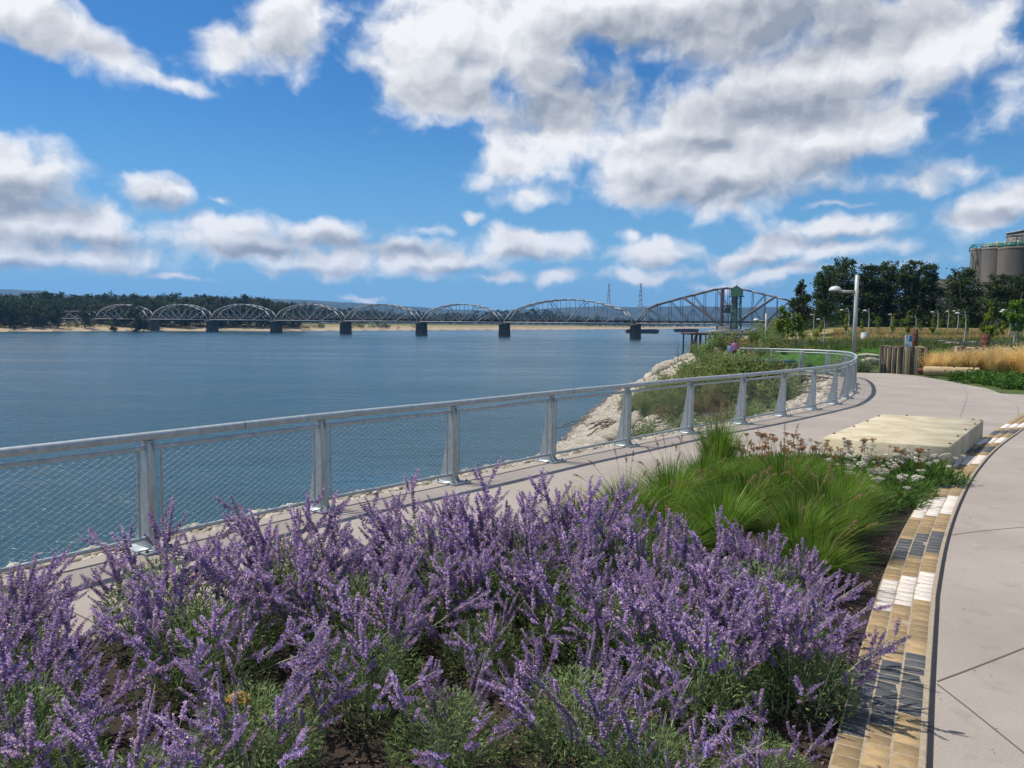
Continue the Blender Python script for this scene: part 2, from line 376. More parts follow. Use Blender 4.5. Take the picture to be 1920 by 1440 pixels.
M_GRAV = mat('pale_gravel', (.22, .19, .145), .95, (.52, .46, .37), island=True)

# ------------------------------------------------------------------ plan of the place (metres; +y is the view direction)
FENCE_PX = [(285, 1030), (605, 955), (850, 905), (1033, 865), (1175, 836), (1293, 812), (1392, 795), (1468, 780), (1525, 768)]
FPOST = [gnd(*p)[:2] for p in FENCE_PX]
FPOST = [np.array(p) for p in FPOST] + [np.array(p) for p in [(8.80, 20.95), (9.85, 22.65), (10.85, 24.5), (11.75, 26.4), (12.6, 28.35), (13.35, 30.3), (13.85, 32.1), (13.72, 33.6), (13.0, 34.7), (11.9, 35.5), (10.6, 36.1)]]
_d0 = (FPOST[0] - FPOST[1]); _d0 /= np.linalg.norm(_d0)
FPOST = [FPOST[0] + _d0 * 2.05 * k for k in (3, 2, 1)] + FPOST
FP = np.array(FPOST)
def catmull(P, per=8):
    P = np.asarray(P, float); Q = np.vstack([2 * P[0] - P[1], P, 2 * P[-1] - P[-2]]); out = []
    for i in range(1, len(Q) - 2):
        for t in np.arange(per) / per:
            a, b, c, d = Q[i - 1], Q[i], Q[i + 1], Q[i + 2]
            out.append(.5 * (2 * b + (c - a) * t + (2 * a - 5 * b + 4 * c - d) * t * t + (3 * b - a - 3 * c + d) * t ** 3))
    out.append(P[-1]); return np.array(out)
FLINE = catmull(FP, 8)
def offset(line, d):
    T = np.gradient(line, axis=0); T /= np.linalg.norm(T, axis=1)[:, None]
    return line + np.stack([-T[:, 1], T[:, 0]], 1) * d        # +d = left of travel = the river side
EDGE = offset(FLINE, .15)         # concrete edge on the river side
CREST = offset(FLINE, .5)[::3]
BANK_TOP = np.vstack([[(-900, -900), (-60, -62)], CREST, [(11.2, 37.5), (12.2, 43), (14.5, 52), (19, 68), (27, 95), (40, 135), (58, 190), (78, 250), (100, 310), (150, 410), (230, 500), (330, 590), (700, 1100), (1500, 2400), (3000, 4200), (9500, 9000)]])
SHORE = np.array([(-1200, -900), (-95, -72), (-44, -14), (-28, 8), (-20, 19), (-13, 29), (-7, 39), (-2, 51), (3.7, 67), (10, 96), (17.8, 129), (27, 155), (36.8, 184), (50, 230), (66, 282), (95, 340), (140, 440), (215, 530), (310, 620), (660, 1130), (1440, 2430), (2900, 4300), (9300, 9300)], float)
FAR = np.array([(-9500, 350), (-4000, 420), (-1500, 520), (-700, 610), (-560, 640), (-444, 670), (-385, 805), (-279, 880), (-226, 964), (-129, 1166), (40, 1450), (274, 1894), (560, 2600), (1100, 3900), (1800, 6000), (2600, 9500)], float)
def seg_dist(P, line):
    d = np.full(len(P), 1e9)
    for a, b in zip(line[:-1], line[1:]):
        ab = b - a; t = np.clip(((P - a) @ ab) / (ab @ ab + 1e-12), 0, 1)
        d = np.minimum(d, np.hypot(*(P - a - t[:, None] * ab).T))
    return d
def inside(P, poly):
    c = np.zeros(len(P), bool); n = len(poly)
    for i in range(n):
        x1, y1 = poly[i]; x2, y2 = poly[(i + 1) % n]
        if y1 == y2: continue
        k = ((y1 > P[:, 1]) != (y2 > P[:, 1])) & (P[:, 0] < (x2 - x1) * (P[:, 1] - y1) / (y2 - y1) + x1)
        c ^= k
    return c
LAND = np.vstack([BANK_TOP, [(20000, 9000), (20000, -900)]])
LANDW = np.vstack([SHORE, [(20000, 9300), (20000, -900)]])
FARL = np.vstack([FAR, [(2600, 20000), (-20000, 20000), (-20000, 350)]])
WATER_Z = -9.0
def sstep(a, b, x):
    t = np.clip((x - a) / (b - a), 0, 1); return t * t * (3 - 2 * t)
def wav(P, s, seed=0):
    x, y = P[:, 0] * s + seed * 3.1, P[:, 1] * s - seed * 1.7
    return (np.sin(x * 1.3 + np.sin(y * .7)) + np.sin(y * 1.1 + np.sin(x * .9 + 1)) + .5 * np.sin(x * 2.7 + y * 2.1) + .5 * np.sin(y * 3.3 - x * 1.9)) / 3
def height(P):
    P = np.atleast_2d(np.asarray(P, float))[:, :2]
    land = inside(P, LAND); sh = inside(P, LANDW); far = inside(P, FARL)
    dt = seg_dist(P, BANK_TOP); ds = seg_dist(P, SHORE); df = seg_dist(P, FAR)
    y = P[:, 1]
    inland = -.06 + (2.35 * sstep(58, 195, y) + .12 * wav(P, .22) * sstep(45, 60, y)) * sstep(0, 22, dt)
    bank = -.10 + (WATER_Z - .25) * (dt / (dt + ds + 1e-6)) ** .92 + .22 * wav(P, .8) * sstep(0, 3, dt) * sstep(0, 2, ds)
    z = np.where(land, inland, np.where(sh, bank, WATER_Z - .25 - np.minimum(ds, df) * .08))
    zf = WATER_Z - .25 + 3.0 * sstep(0, 26, df) + 5.5 * sstep(25, 110, df)
    z = np.where(far, zf, z)
    return np.maximum(z, -13.0), land, sh, far, dt, ds, df
def hz1(x, y): return float(height([(x, y)])[0][0])
def hit(px, py, y0=2.0, y1=1200.0):
    d = ray(px, py); ts = np.geomspace(y0, y1, 900) / d[1]
    P = EYE + ts[:, None] * d; h = height(P[:, :2])[0]; below = np.where(P[:, 2] <= h)[0]
    if len(below) == 0: return P[-1]
    k = below[0]; p = P[k].copy(); p[2] = h[k]; return p

# ------------------------------------------------------------------ terrain (one sheet to the horizon)
def build_terrain():
    nr = 330; rr = np.concatenate([[0.0], np.geomspace(.8, 9000, nr)])
    a1 = np.linspace(-.72, .72, 620); a2 = np.linspace(.72, 2 * math.pi - .72, 160)[1:-1]
    ang = np.concatenate([a1, a2]); na = len(ang)
    RR, AA = np.meshgrid(rr, ang, indexing='ij')
    P = np.stack([RR * np.sin(AA), RR * np.cos(AA)], -1).reshape(-1, 2)
    h, land, sh, far, dt, ds, df = height(P)
    # inside the planting bed and under the paving the sheet lies low
    near = (np.hypot(P[:, 0], P[:, 1] - 12) < 60) & land
    V = np.column_stack([P, h])
    idx = np.arange((nr + 1) * na).reshape(nr + 1, na)
    A = idx[:-1, :]; B = idx[1:, :]
    A2 = np.roll(A, -1, 1); B2 = np.roll(B, -1, 1)
    Fc = np.stack([A.ravel(), A2.ravel(), B2.ravel(), B.ravel()], 1)[:, ::-1]
    mb = MB(); mb.add(V, Fc)
    # ground cover colours
    y = P[:, 1]; x = P[:, 0]; n1 = wav(P, .11, 2); n2 = wav(P, .35, 5)
    c = np.zeros((len(P), 4), np.float32); c[:, 3] = 1
    def put(mask, rgb, soft=None):
        if soft is None: c[mask, :3] = rgb
        else: c[:, :3] = np.where(mask[:, None], c[:, :3] * (1 - soft[:, None]) + np.array(rgb) * soft[:, None], c[:, :3])
    put(np.ones(len(P), bool), (.09, .085, .06))
    put(land, (.075, .10, .035))
    put(land, (.055, .135, .022), sstep(44, 48, y) * (1 - sstep(70, 76, y + 4 * n1)))
    put(land, (.10, .12, .045), sstep(76, 84, y))
    put(land, (.36, .275, .12), sstep(86, 100, y + 10 * n1) * (1 - sstep(150, 175, y)) * (.55 + .45 * np.clip(n2 * 2 + .5, 0, 1)))
    put(land, (.05, .065, .025), sstep(160, 190, y))
    put(sh & ~land, (.22, .185, .13))
    put(sh & ~land, (.10, .11, .045), np.clip(.6 + n2, 0, 1) * (1 - sstep(.45, .7, dt / (dt + ds))))
    put(sh & ~land, (.07, .06, .05), 1 - sstep(.3, 1.6, ds))
    put(far, (.36, .285, .19))
    put(far, (.27, .215, .10), sstep(28, 60, df + 12 * n1))
    put(far, (.06, .07, .028), sstep(75, 130, df))
    me = mb.mesh('ground', [ground_mat()], smooth=True)
    at = me.color_attributes.new('cover', 'FLOAT_COLOR', 'POINT'); at.data.foreach_set('color', c.ravel())
    return obj('ground', me, kind='structure', label='ground of the park, the river banks and the far shore')
def ground_mat():
    m = bpy.data.materials.new('ground_cover'); m.use_nodes = True; t = m.node_tree; b = t.nodes['Principled BSDF']
    b.inputs['Roughness'].default_value = .95; b.inputs['Specular IOR Level'].default_value = .1
    a = N(t, 'ShaderNodeAttribute', attribute_name='cover')
    tcn = N(t, 'ShaderNodeTexCoord')
    n1 = N(t, 'ShaderNodeTexNoise'); n1.inputs['Scale'].default_value = .9; n1.inputs['Detail'].default_value = 10; n1.inputs['Roughness'].default_value = .7
    t.links.new(tcn.outputs['Object'], n1.inputs['Vector'])
    mr = N(t, 'ShaderNodeMapRange'); t.links.new(n1.outputs['Fac'], mr.inputs[0]); mr.inputs[1].default_value = .3; mr.inputs[2].default_value = .7; mr.inputs[3].default_value = .65; mr.inputs[4].default_value = 1.35
    mu = N(t, 'ShaderNodeVectorMath', operation='SCALE'); t.links.new(a.outputs['Color'], mu.inputs[0]); t.links.new(mr.outputs[0], mu.inputs['Scale'])
    t.links.new(mu.outputs[0], b.inputs['Base Color'])
    bp = N(t, 'ShaderNodeBump'); bp.inputs['Strength'].default_value = .6; bp.inputs['Distance'].default_value = .15
    t.links.new(n1.outputs['Fac'], bp.inputs['Height']); t.links.new(bp.outputs[0], b.inputs['Normal'])
    return m
build_terrain()

# ------------------------------------------------------------------ river
def river_mat():
    m = bpy.data.materials.new('river_water'); m.use_nodes = True; t = m.node_tree; b = t.nodes['Principled BSDF']
    b.inputs['Base Color'].default_value = (.011, .056, .074, 1); b.inputs['Roughness'].default_value = .12; b.inputs['IOR'].default_value = 1.333
    tcn = N(t, 'ShaderNodeTexCoord')
    def noise(scale, stretch, rot, detail=4):
        mp = N(t, 'ShaderNodeMapping'); mp.inputs['Scale'].default_value = stretch; mp.inputs['Rotation'].default_value = (0, 0, rot)
        t.links.new(tcn.outputs['Object'], mp.inputs[0])
        n = N(t, 'ShaderNodeTexNoise'); n.inputs['Scale'].default_value = scale; n.inputs['Detail'].default_value = detail; n.inputs['Roughness'].default_value = .6
        t.links.new(mp.outputs[0], n.inputs['Vector']); return n.outputs['Fac']
    small = noise(1.1, (1, 1.7, 1), .25, 6)
    mid = noise(.22, (1, 1.8, 1), -.2, 5)
    big = noise(.012, (1, 2.6, 1), .35, 5)
    gust = N(t, 'ShaderNodeMapRange'); t.links.new(big, gust.inputs[0]); gust.inputs[1].default_value = .35; gust.inputs[2].default_value = .65; gust.inputs[3].default_value = .12; gust.inputs[4].default_value = 1.15
    hh = math_node(t, 'ADD', math_node(t, 'MULTIPLY', small, .22), math_node(t, 'MULTIPLY', mid, .75))
    hh = math_node(t, 'MULTIPLY', hh, gust.outputs[0])
    bp = N(t, 'ShaderNodeBump'); bp.inputs['Strength'].default_value = 1.0; bp.inputs['Distance'].default_value = 1.1
    t.links.new(hh, bp.inputs['Height']); t.links.new(bp.outputs[0], b.inputs['Normal'])
    mr = N(t, 'ShaderNodeMapRange'); t.links.new(big, mr.inputs[0]); mr.inputs[1].default_value = .3; mr.inputs[2].default_value = .7; mr.inputs[3].default_value = .1; mr.inputs[4].default_value = .26
    t.links.new(mr.outputs[0], b.inputs['Roughness'])
    return m
mb = MB(); mb.add([(-9000, -1500, WATER_Z), (9000, -1500, WATER_Z), (9000, 9000, WATER_Z), (-9000, 9000, WATER_Z)], [[0, 1, 2, 3]])
obj('river', mb.mesh('river', [river_mat()]), kind='structure', label='wide blue river rippled by the wind')

# ------------------------------------------------------------------ promenade, bed, pavers
def tess(loops, z, name, mats, thick=None):
    vs_ = [[Vector((p[0], p[1], 0)) for p in lp] for lp in loops]
    tri = tessellate_polygon(vs_)
    flat = np.array([(v.x, v.y, z) for lp in vs_ for v in lp]); m_ = MB()
    T = []
    for a, b, c in tri:
        ar = np.cross(flat[b][:2] - flat[a][:2], flat[c][:2] - flat[a][:2])
        T.append((a, b, c) if ar > 0 else (a, c, b))
    m_.add(flat, T)
    if thick:
        k = 0
        for lp in vs_:
            n = len(lp); top = flat[k:k + n]; bot = top - [0, 0, thick]; k += n
            m_.add(np.vstack([top, bot]), [[i, (i + 1) % n, n + (i + 1) % n, n + i] for i in range(n)])
    return m_.mesh(name, mats)
PAV_R = catmull([gnd(*p)[:2] for p in [(1735, 1440), (1742, 1300), (1752, 1150), (1757, 1100), (1775, 1010), (1800, 940), (1830, 885), (1870, 840), (1920, 803)]], 24)
_e = PAV_R[0] - PAV_R[12]; _e /= np.linalg.norm(_e)
PAV_R = np.vstack([[PAV_R[0] + _e * k for k in (2.4, 1.6, .8)], PAV_R])
_e = PAV_R[-1] - PAV_R[-12]; _e /= np.linalg.norm(_e)
PAV_R = np.vstack([PAV_R, [PAV_R[-1] + _e * k for k in (1.5, 3, 4.5, 6, 7.5, 8.4)]])
# resample by arc length
_s = np.concatenate([[0], np.cumsum(np.hypot(*np.diff(PAV_R, axis=0).T))]); _q = np.arange(0, _s[-1], .04)
PAV_R = np.column_stack([np.interp(_q, _s, PAV_R[:, 0]), np.interp(_q, _s, PAV_R[:, 1])]); PAV_S = _q
PW = .405
PAV_L = offset(PAV_R, PW)
BED_LEFT = [(-4.6, 1.2), (-4.1, 3.0), (-3.3, 4.3), (-1.7, 6.1), (0, 7.7), (1.4, 9.2), (2.5, 10.7), (4.9, 12.35)]
BL, BR_, FRc = gnd(1540, 860)[:2], gnd(1777, 880)[:2], gnd(1842, 820)[:2]
BFL = BL + (FRc - BR_)               # far left corner of the bench
kb = np.argmin(np.hypot(*(PAV_L - BR_).T))
hole = [tuple(p) for p in BED_LEFT] + [tuple(BL)] + [tuple(BFL)] + [tuple(FRc)]
kf = np.argmin(np.hypot(*(PAV_R - FRc).T))
hole_edge = PAV_R[::4]
# the hole in the concrete runs down the outer edge of the pavers
kend = len(PAV_R) - 1
hole = [tuple(p) for p in BED_LEFT] + [tuple(PAV_L[kb] + (BL - PAV_L[kb]) * .96)] + [tuple(p) for p in PAV_L[kb:kend:4]] + [tuple(PAV_R[kend])] + [tuple(p) for p in PAV_R[0:kend:4][::-1]]
far_edge = [(14.6, 34.0), (15.9, 35.6), (17.3, 35.3), (17.7, 33.9), (17.5, 32.3), (17.22, 30.38), (16.9, 28.7), (16.64, 27.04), (15.8, 24.9), (16.4, 24.5), (32, 24.0), (32, -8), (-22, -8)]
kE = np.argmin(np.hypot(*(EDGE - np.array([13.9, 33.2])).T))
outer = [tuple(p) for p in EDGE[:kE:2]] + far_edge
prom = obj('promenade', tess([outer, hole], 0.0, 'promenade', [M_CONC], .18), kind='structure', label='pale pinkish concrete riverside path')
# walkway past the far end of the railing
def strip(name, pts, w, z, m, parent=None, h=None, kind=None, label=None):
    P = np.asarray(pts, float); A = offset(P, w / 2); B = offset(P, -w / 2); n = len(P)
    m_ = MB(); V = np.vstack([np.column_stack([A, np.full(n, z)]), np.column_stack([B, np.full(n, z)])])
    m_.add(V, [[i, n + i, n + i + 1, i + 1] for i in range(n - 1)])
    if h:
        V2 = V - [0, 0, h]
        m_.add(np.vstack([V, V2]), [[i, i + 1, 2 * n + i + 1, 2 * n + i] for i in range(n - 1)] + [[n + i + 1, n + i, 3 * n + i, 3 * n + i + 1] for i in range(n - 1)])
    return obj(name, m_.mesh(name, [m]), parent, kind=kind, label=label)
for pts in ([(1757, 1278), (1840, 1247), (1990, 1188)], [(1757, 1283), (1830, 1340), (1960, 1445)], [(1762, 1006), (1850, 995), (1960, 985)],
            [(1797, 716), (1810, 731), (1813, 744), (1808, 762), (1800, 783)], [(1880, 745), (1905, 760), (1910, 775), (1906, 800)], [(20, 1096), (60, 1115), (140, 1150), (220, 1190)], [(1420, 800), (1480, 815), (1535, 832)]):
    P = catmull([gnd(*p)[:2] for p in pts], 6)
    if pts[0][0] in (1757, 1762): P = np.vstack([P, P[-1] + (P[-1] - P[-2]) / np.linalg.norm(P[-1] - P[-2]) * (14 if pts[0][1] < 1280 else 3)])
    strip('control_joint', P, .010, .004, M_JOINT, prom)
# the mulch of the bed
bedloop = [tuple(p) for p in BED_LEFT] + [tuple(PAV_L[kb])] + [tuple(p) for p in PAV_L[0:kb:4][::-1]]
bed = obj('planting_bed', tess([bedloop], -.035, 'planting_bed', [M_SOIL]), kind='structure', label='dark bark mulch bed beside the paver band')
BEDP = np.array(bedloop)
def in_bed(x, y): return bool(inside(np.array([[x, y]]), BEDP)[0])
mb = MB(); k = 16000
P = np.column_stack([rng.uniform(-4.5, 7, k * 3), rng.uniform(2.8, 12, k * 3)]); P = P[inside(P, BEDP)][:k]
P = P[(P[:, 1] < 8.0)]
D = np.column_stack([rng.normal(size=(len(P), 2)), rng.normal(0, .3, len(P))]); Nn = np.column_stack([rng.normal(0, .5, (len(P), 2)), np.ones(len(P))])
mb.flakes(np.column_stack([P, -.03 + rng.random(len(P)) * .02]), D, Nn, rng.uniform(.02, .06, len(P)), rng.uniform(.008, .02, len(P)), fold=.3)
obj('bark_chip', mb.mesh('bark_chip', [M_CHIP]), kind='stuff', label='loose brown bark chips strewn over the planting bed', cat='mulch')

# paver band: base, pavers, steel edging
pb = strip('paver_band', offset(PAV_R, PW / 2 + .0), PW, .0035, M_GROUT, kind='structure', label='curved band of tan, white and charcoal pavers along the bed')
strip('steel_edging', offset(PAV_R, -.016), .026, .006, M_EDGE, pb, h=.05)
strip('sand_joint', offset(PAV_R, .012), .022, .002, M_GROUT, pb)
def paver_kind(sy):
    # sy: distance ahead of the viewer (y) along the outer column
    for a, b, kk in ((2.5, 2.9, 'w'), (3.98, 4.78, 'c'), (5.72, 6.48, 'w'), (7.05, 7.75, 'c'), (8.55, 9.5, 'w'), (10.0, 10.65, 'c'), (11.75, 12.6, 'w'), (12.95, 13.55, 'c'), (14.0, 14.7, 'w'), (15.3, 15.9, 'c'), (16.3, 17.0, 'w')):
        if a <= sy < b: return kk
    return 't'
CW = (PW - .03) / 3
brick_me = {}
def brick_mesh(kk, v):
    if (kk, v) in brick_me: return brick_me[kk, v]
    m_ = MB(); r_ = random.Random(hash(kk) % 100 + v)
    hx, hy, b = CW / 2 - .0045, .113 / 2 - .0045, .003
    V = [(sx * hx, sy * hy, -.03) for sx, sy in ((-1, -1), (1, -1), (1, 1), (-1, 1))] + [(sx * hx, sy * hy, -b) for sx, sy in ((-1, -1), (1, -1), (1, 1), (-1, 1))] + [(sx * (hx - b), sy * (hy - b), 0 + r_.uniform(-.001, .001)) for sx, sy in ((-1, -1), (1, -1), (1, 1), (-1, 1))]
    m_.add(V, [[0, 1, 5, 4], [1, 2, 6, 5], [2, 3, 7, 6], [3, 0, 4, 7], [4, 5, 9, 8], [5, 6, 10, 9], [6, 7, 11, 10], [7, 4, 8, 11], [8, 9, 10, 11]])
    c1, c2, j = {'t': ((.25, .165, .075), (.36, .25, .125), .30), 'w': ((.56, .485, .42), (.72, .64, .56), .08), 'c': ((.045, .048, .052), (.085, .09, .095), .2)}[kk]
    f = 1 + r_.uniform(-j, j); h_ = r_.uniform(-.12, .12) * (kk == 't')
    mm = mat('paver_' + {'t': 'tan', 'w': 'white', 'c': 'charcoal'}[kk], (c1[0] * f, c1[1] * f * (1 + h_ * .5), c1[2] * f * (1 + h_)), .85, (c2[0] * f, c2[1] * f, c2[2] * f), 9, 6, bump=.2, bscale=90)
    brick_me[kk, v] = m_.mesh('paver', [mm]); return brick_me[kk, v]
T_ = np.gradient(PAV_R, axis=0); T_ /= np.linalg.norm(T_, axis=1)[:, None]; NL = np.stack([-T_[:, 1], T_[:, 0]], 1)
rows = np.arange(.3, PAV_S[-1] - .2, .113); cand = []
for c_ in range(3):
    for i, s_ in enumerate(rows):
        s2 = s_ + .03 * (c_ - 1)
        k = min(int(s2 / .04), len(PAV_R) - 1); nrm_ = NL[k]; tg = T_[k]
        c0 = PAV_R[k] + tg * (s2 - PAV_S[k]) + nrm_ * (.025 + CW * (c_ + .5))
        ysel = PAV_R[k][1] + .17 * c_
        cand.append((c0[1], c0, math.atan2(tg[1], tg[0]) - math.pi / 2, paver_kind(ysel), (i * 7 + c_ * 5 + int(c0[0] * 31)) % 8))
cand = [c_ for c_ in cand if c_[0] > 3.2]
cand.sort(key=lambda c_: c_[0])
for y_, c0, rz, kk, v in cand[:300]:
    obj('paver', brick_mesh(kk, v), pb, world=False, loc=(c0[0], c0[1], .0055 + random.uniform(-.0015, .0015)), rot=(0, 0, rz + random.uniform(-.006, .006)))
rest = {}
for y_, c0, rz, kk, v in cand[300:]:
    rest.setdefault(kk, MB()).box((c0[0], c0[1], -.0095), (CW - .009, .104, .03), rz)
for kk, m_ in rest.items():
    obj('paver_field', m_.mesh('paver_field', [{'t': M_TAN, 'w': M_WHITE, 'c': M_CHAR}[kk]]), pb, kind='stuff')

# ------------------------------------------------------------------ concrete bench
def bench():
    zb, zt = 0.0, .34
    base = [BR_, FRc, BFL, BL]
    c = np.mean(base, 0)
    e = empty('concrete_bench', (c[0], c[1], 0), label='low wide concrete block bench with metal studs at the end of the bed', cat='bench')
    b_ = .018; m_ = MB()
    ins = [p + (c - p) / np.linalg.norm(c - p) * b_ * 1.4 for p in base]
    V = [(*p, zb - .1) for p in base] + [(*p, zt - b_) for p in base] + [(*p, zt) for p in ins]
    Fc = [[i, (i + 1) % 4, 4 + (i + 1) % 4, 4 + i] for i in range(4)] + [[4 + i, 4 + (i + 1) % 4, 8 + (i + 1) % 4, 8 + i] for i in range(4)] + [[8, 9, 10, 11]]
    m_.add(V, Fc); obj('block', m_.mesh('block', [M_BENCH]), e)
    st = MB(); st.lathe([(.022, 0), (.022, .012), (.010, .02), (0, .02)], n=8); sme = st.mesh('stud', [M_BOLT])
    for a, b2, ts in ((0, 1, (.06, .3, .55, .8, .97)), (3, 2, (.12, .4, .65, .9)), (2, 1, (.25, .92))):
        for t in ts:
            p = base[a] + (base[b2] - base[a]) * t; p = p + (c - p) / np.linalg.norm(c - p) * .07
            obj('stud', sme, e, loc=(p[0], p[1], zt))
bench()

# ------------------------------------------------------------------ railing
def railing():
    root = empty('railing', (*FP[6], 0), label='galvanised steel railing with wire mesh panels curving along the promenade', cat='railing')
    RZ = 1.05
    # top rail
    L3 = np.column_stack([FLINE, np.full(len(FLINE), RZ)])
    m_ = MB(); m_.tube(L3, .040, 12); obj('top_rail', m_.mesh('top_rail', [M_GALV], True), root)
    jm = MB(); jm.lathe([(.0405, -.004), (.0415, -.004), (.0415, .004), (.0405, .004)], n=14); jme = jm.mesh('rail_joint', [M_BOLT])
    T = np.gradient(FP, axis=0); T /= np.linalg.norm(T, axis=1)[:, None]
    # post: two fins and a foot plate, in a local frame (x along the rail, y towards the river)
    prof = [(-.155, .022), (-.10, .032), (-.062, .065), (-.042, .12), (-.036, .2), (-.034, .5), (-.030, RZ - .075), (.03, RZ - .035), (.052, RZ - .05), (.075, .7), (.135, .35), (.205, .06), (.212, .022)]
    pm = MB()
    for sx in (-1, 1):
        pm.prism(prof, (sx * .036, 0, 0), (0, 1, 0), (0, 0, 1), (1, 0, 0), .013)
    pm.box((0, .01, RZ - .055), (.085, .05, .03))
    pme = pm.mesh('post', [M_GALV])
    bm_ = MB(); bm_.box((0, .02, .011), (.30, .40, .020)); bpme = bm_.mesh('foot_plate', [M_GALV])
    bo = MB(); bo.lathe([(.016, 0), (.016, .012), (.009, .012), (.009, .03), (0, .03)], n=8); bome = bo.mesh('bolt', [M_BOLT])
    for i, (p, t) in enumerate(zip(FP, T)):
        rz = math.atan2(t[1], t[0])
        po = obj('post', pme, root, loc=(p[0], p[1], 0), rot=(0, 0, rz))
        obj('foot_plate', bpme, po, world=False)
        for bx in (-.115, .115):
            for by in (-.13, .17): obj('bolt', bome, po, world=False, loc=(bx, by, .021))
    # panels
    for i in range(len(FP) - 1):
        a, b = FP[i], FP[i + 1]; u = (b - a); Ln = np.linalg.norm(u); u = u / Ln
        a2 = a + u * .075; b2 = b - u * .075; ln = Ln - .15
        z0, z1 = .115, .945
        A = lambda s, z: np.array([a2[0] + u[0] * s, a2[1] + u[1] * s, z])
        fr = MB()
        fr.tube([A(-.03, z1), A(ln / 2, z1), A(ln + .03, z1)], .0215, 8); fr.tube([A(-.03, z0), A(ln / 2, z0), A(ln + .03, z0)], .0215, 8)
        fr.tube([A(.035, z0), A(.035, (z0 + z1) / 2), A(.035, z1)], .013, 6); fr.tube([A(ln - .035, z0), A(ln - .035, .5), A(ln - .035, z1)], .013, 6)
        fo = obj('panel_frame', fr.mesh('panel_frame', [M_GALV], True), root)
        wm = MB(); H = z1 - z0; Wd = ln - .07; sl = .56; stp = .098
        for sg in (1, -1):
            n_ = int((Wd + H / sl) / stp) + 2
            for k_ in range(-1, n_):
                s0 = k_ * stp
                # line through (s0 - H/sl .. s0)
                q0 = (s0 - H / sl, 0.0); q1 = (s0, H)
                t0 = max(0.0, (0 - q0[0]) / (H / sl)); t1 = min(1.0, (Wd - q0[0]) / (H / sl))
                if t1 <= t0: continue
                pa = (q0[0] + t0 * H / sl, t0 * H); pc = (q0[0] + t1 * H / sl, t1 * H)
                if sg < 0: pa = (Wd - pa[0], pa[1]); pc = (Wd - pc[0], pc[1])
                P0 = A(.035 + pa[0], z0 + pa[1]); P1 = A(.035 + pc[0], z0 + pc[1])
                nrmv = np.array([-u[1], u[0], 0]) * .0015 * sg
                wm.tube([P0 + nrmv, P1 + nrmv], .0016, 3, caps=False)
        obj('wire_mesh', wm.mesh('wire_mesh', [M_WIRE]), fo)
    for s_ in (3.5, 6.35, 9.4, 12.3):
        k = int(s_ * 8); t = FLINE[k + 1] - FLINE[k]; 
        q = Vector((t[0], t[1], 0)).to_track_quat('Z', 'Y').to_euler()
        obj('rail_joint', jme, root, loc=(*FLINE[k], RZ), rot=tuple(q))
railing()

# ------------------------------------------------------------------ railway bridge
M_TRUSS = mat('truss_steel', (.27, .265, .25), .7, (.44, .42, .39), .5, 8)
M_TRUSSR = mat('truss_steel_rusty', (.17, .125, .11), .8, (.38, .35, .33), .35, 8)
M_DECK = mat('bridge_deck', (.02, .018, .016), .9)
M_PIER = mat('pier_stone', (.07, .06, .05), .95, (.17, .15, .125), .35, 8, bump=.5, bscale=2)
M_GREEN = mat('green_paint', (.15, .28, .125), .6, (.20, .34, .16), .6, 5)
M_GREEND = mat('green_steel', (.05, .12, .08), .6, (.09, .19, .125), 1, 5)
M_GREY = mat('grey_paint', (.22, .23, .24), .6, (.36, .36, .36), .8, 5)
M_GLASS = mat('dark_glass', (.02, .025, .03), .15)
BO = np.array([98.2, 619.0]); BD = np.array([-.9217, .3879]); BD /= np.linalg.norm(BD); BN = np.array([BD[1], -BD[0]]) * 1.0
DZ = 3.3                       # bottom chord height
def B3(s, z, w=0.0): return np.array([BO[0] + BD[0] * s + BN[0] * w, BO[1] + BD[1] * s + BN[1] * w, z])
HW = 4.6                       # half width between the truss planes
bridge = empty('railway_bridge', (*BO, WATER_Z), label='long grey steel truss railway bridge on stone piers across the river', cat='bridge')
_unit = MB(); _unit.box((0, 0, .5), (1, 1, 1)); UNIT = {}
def member(name, p, q, w, h, parent, m):
    if m.name not in UNIT:
        u_ = MB(); u_.box((0, 0, .5), (1, 1, 1)); UNIT[m.name] = u_.mesh('truss_member', [m])
    p = np.asarray(p, float); d = np.asarray(q, float) - p; l = np.linalg.norm(d)
    e = Vector(d).to_track_quat('Z', 'Y').to_euler()
    return obj(name, UNIT[m.name], parent, loc=tuple(p), rot=tuple(e), scale=(w, h, l))
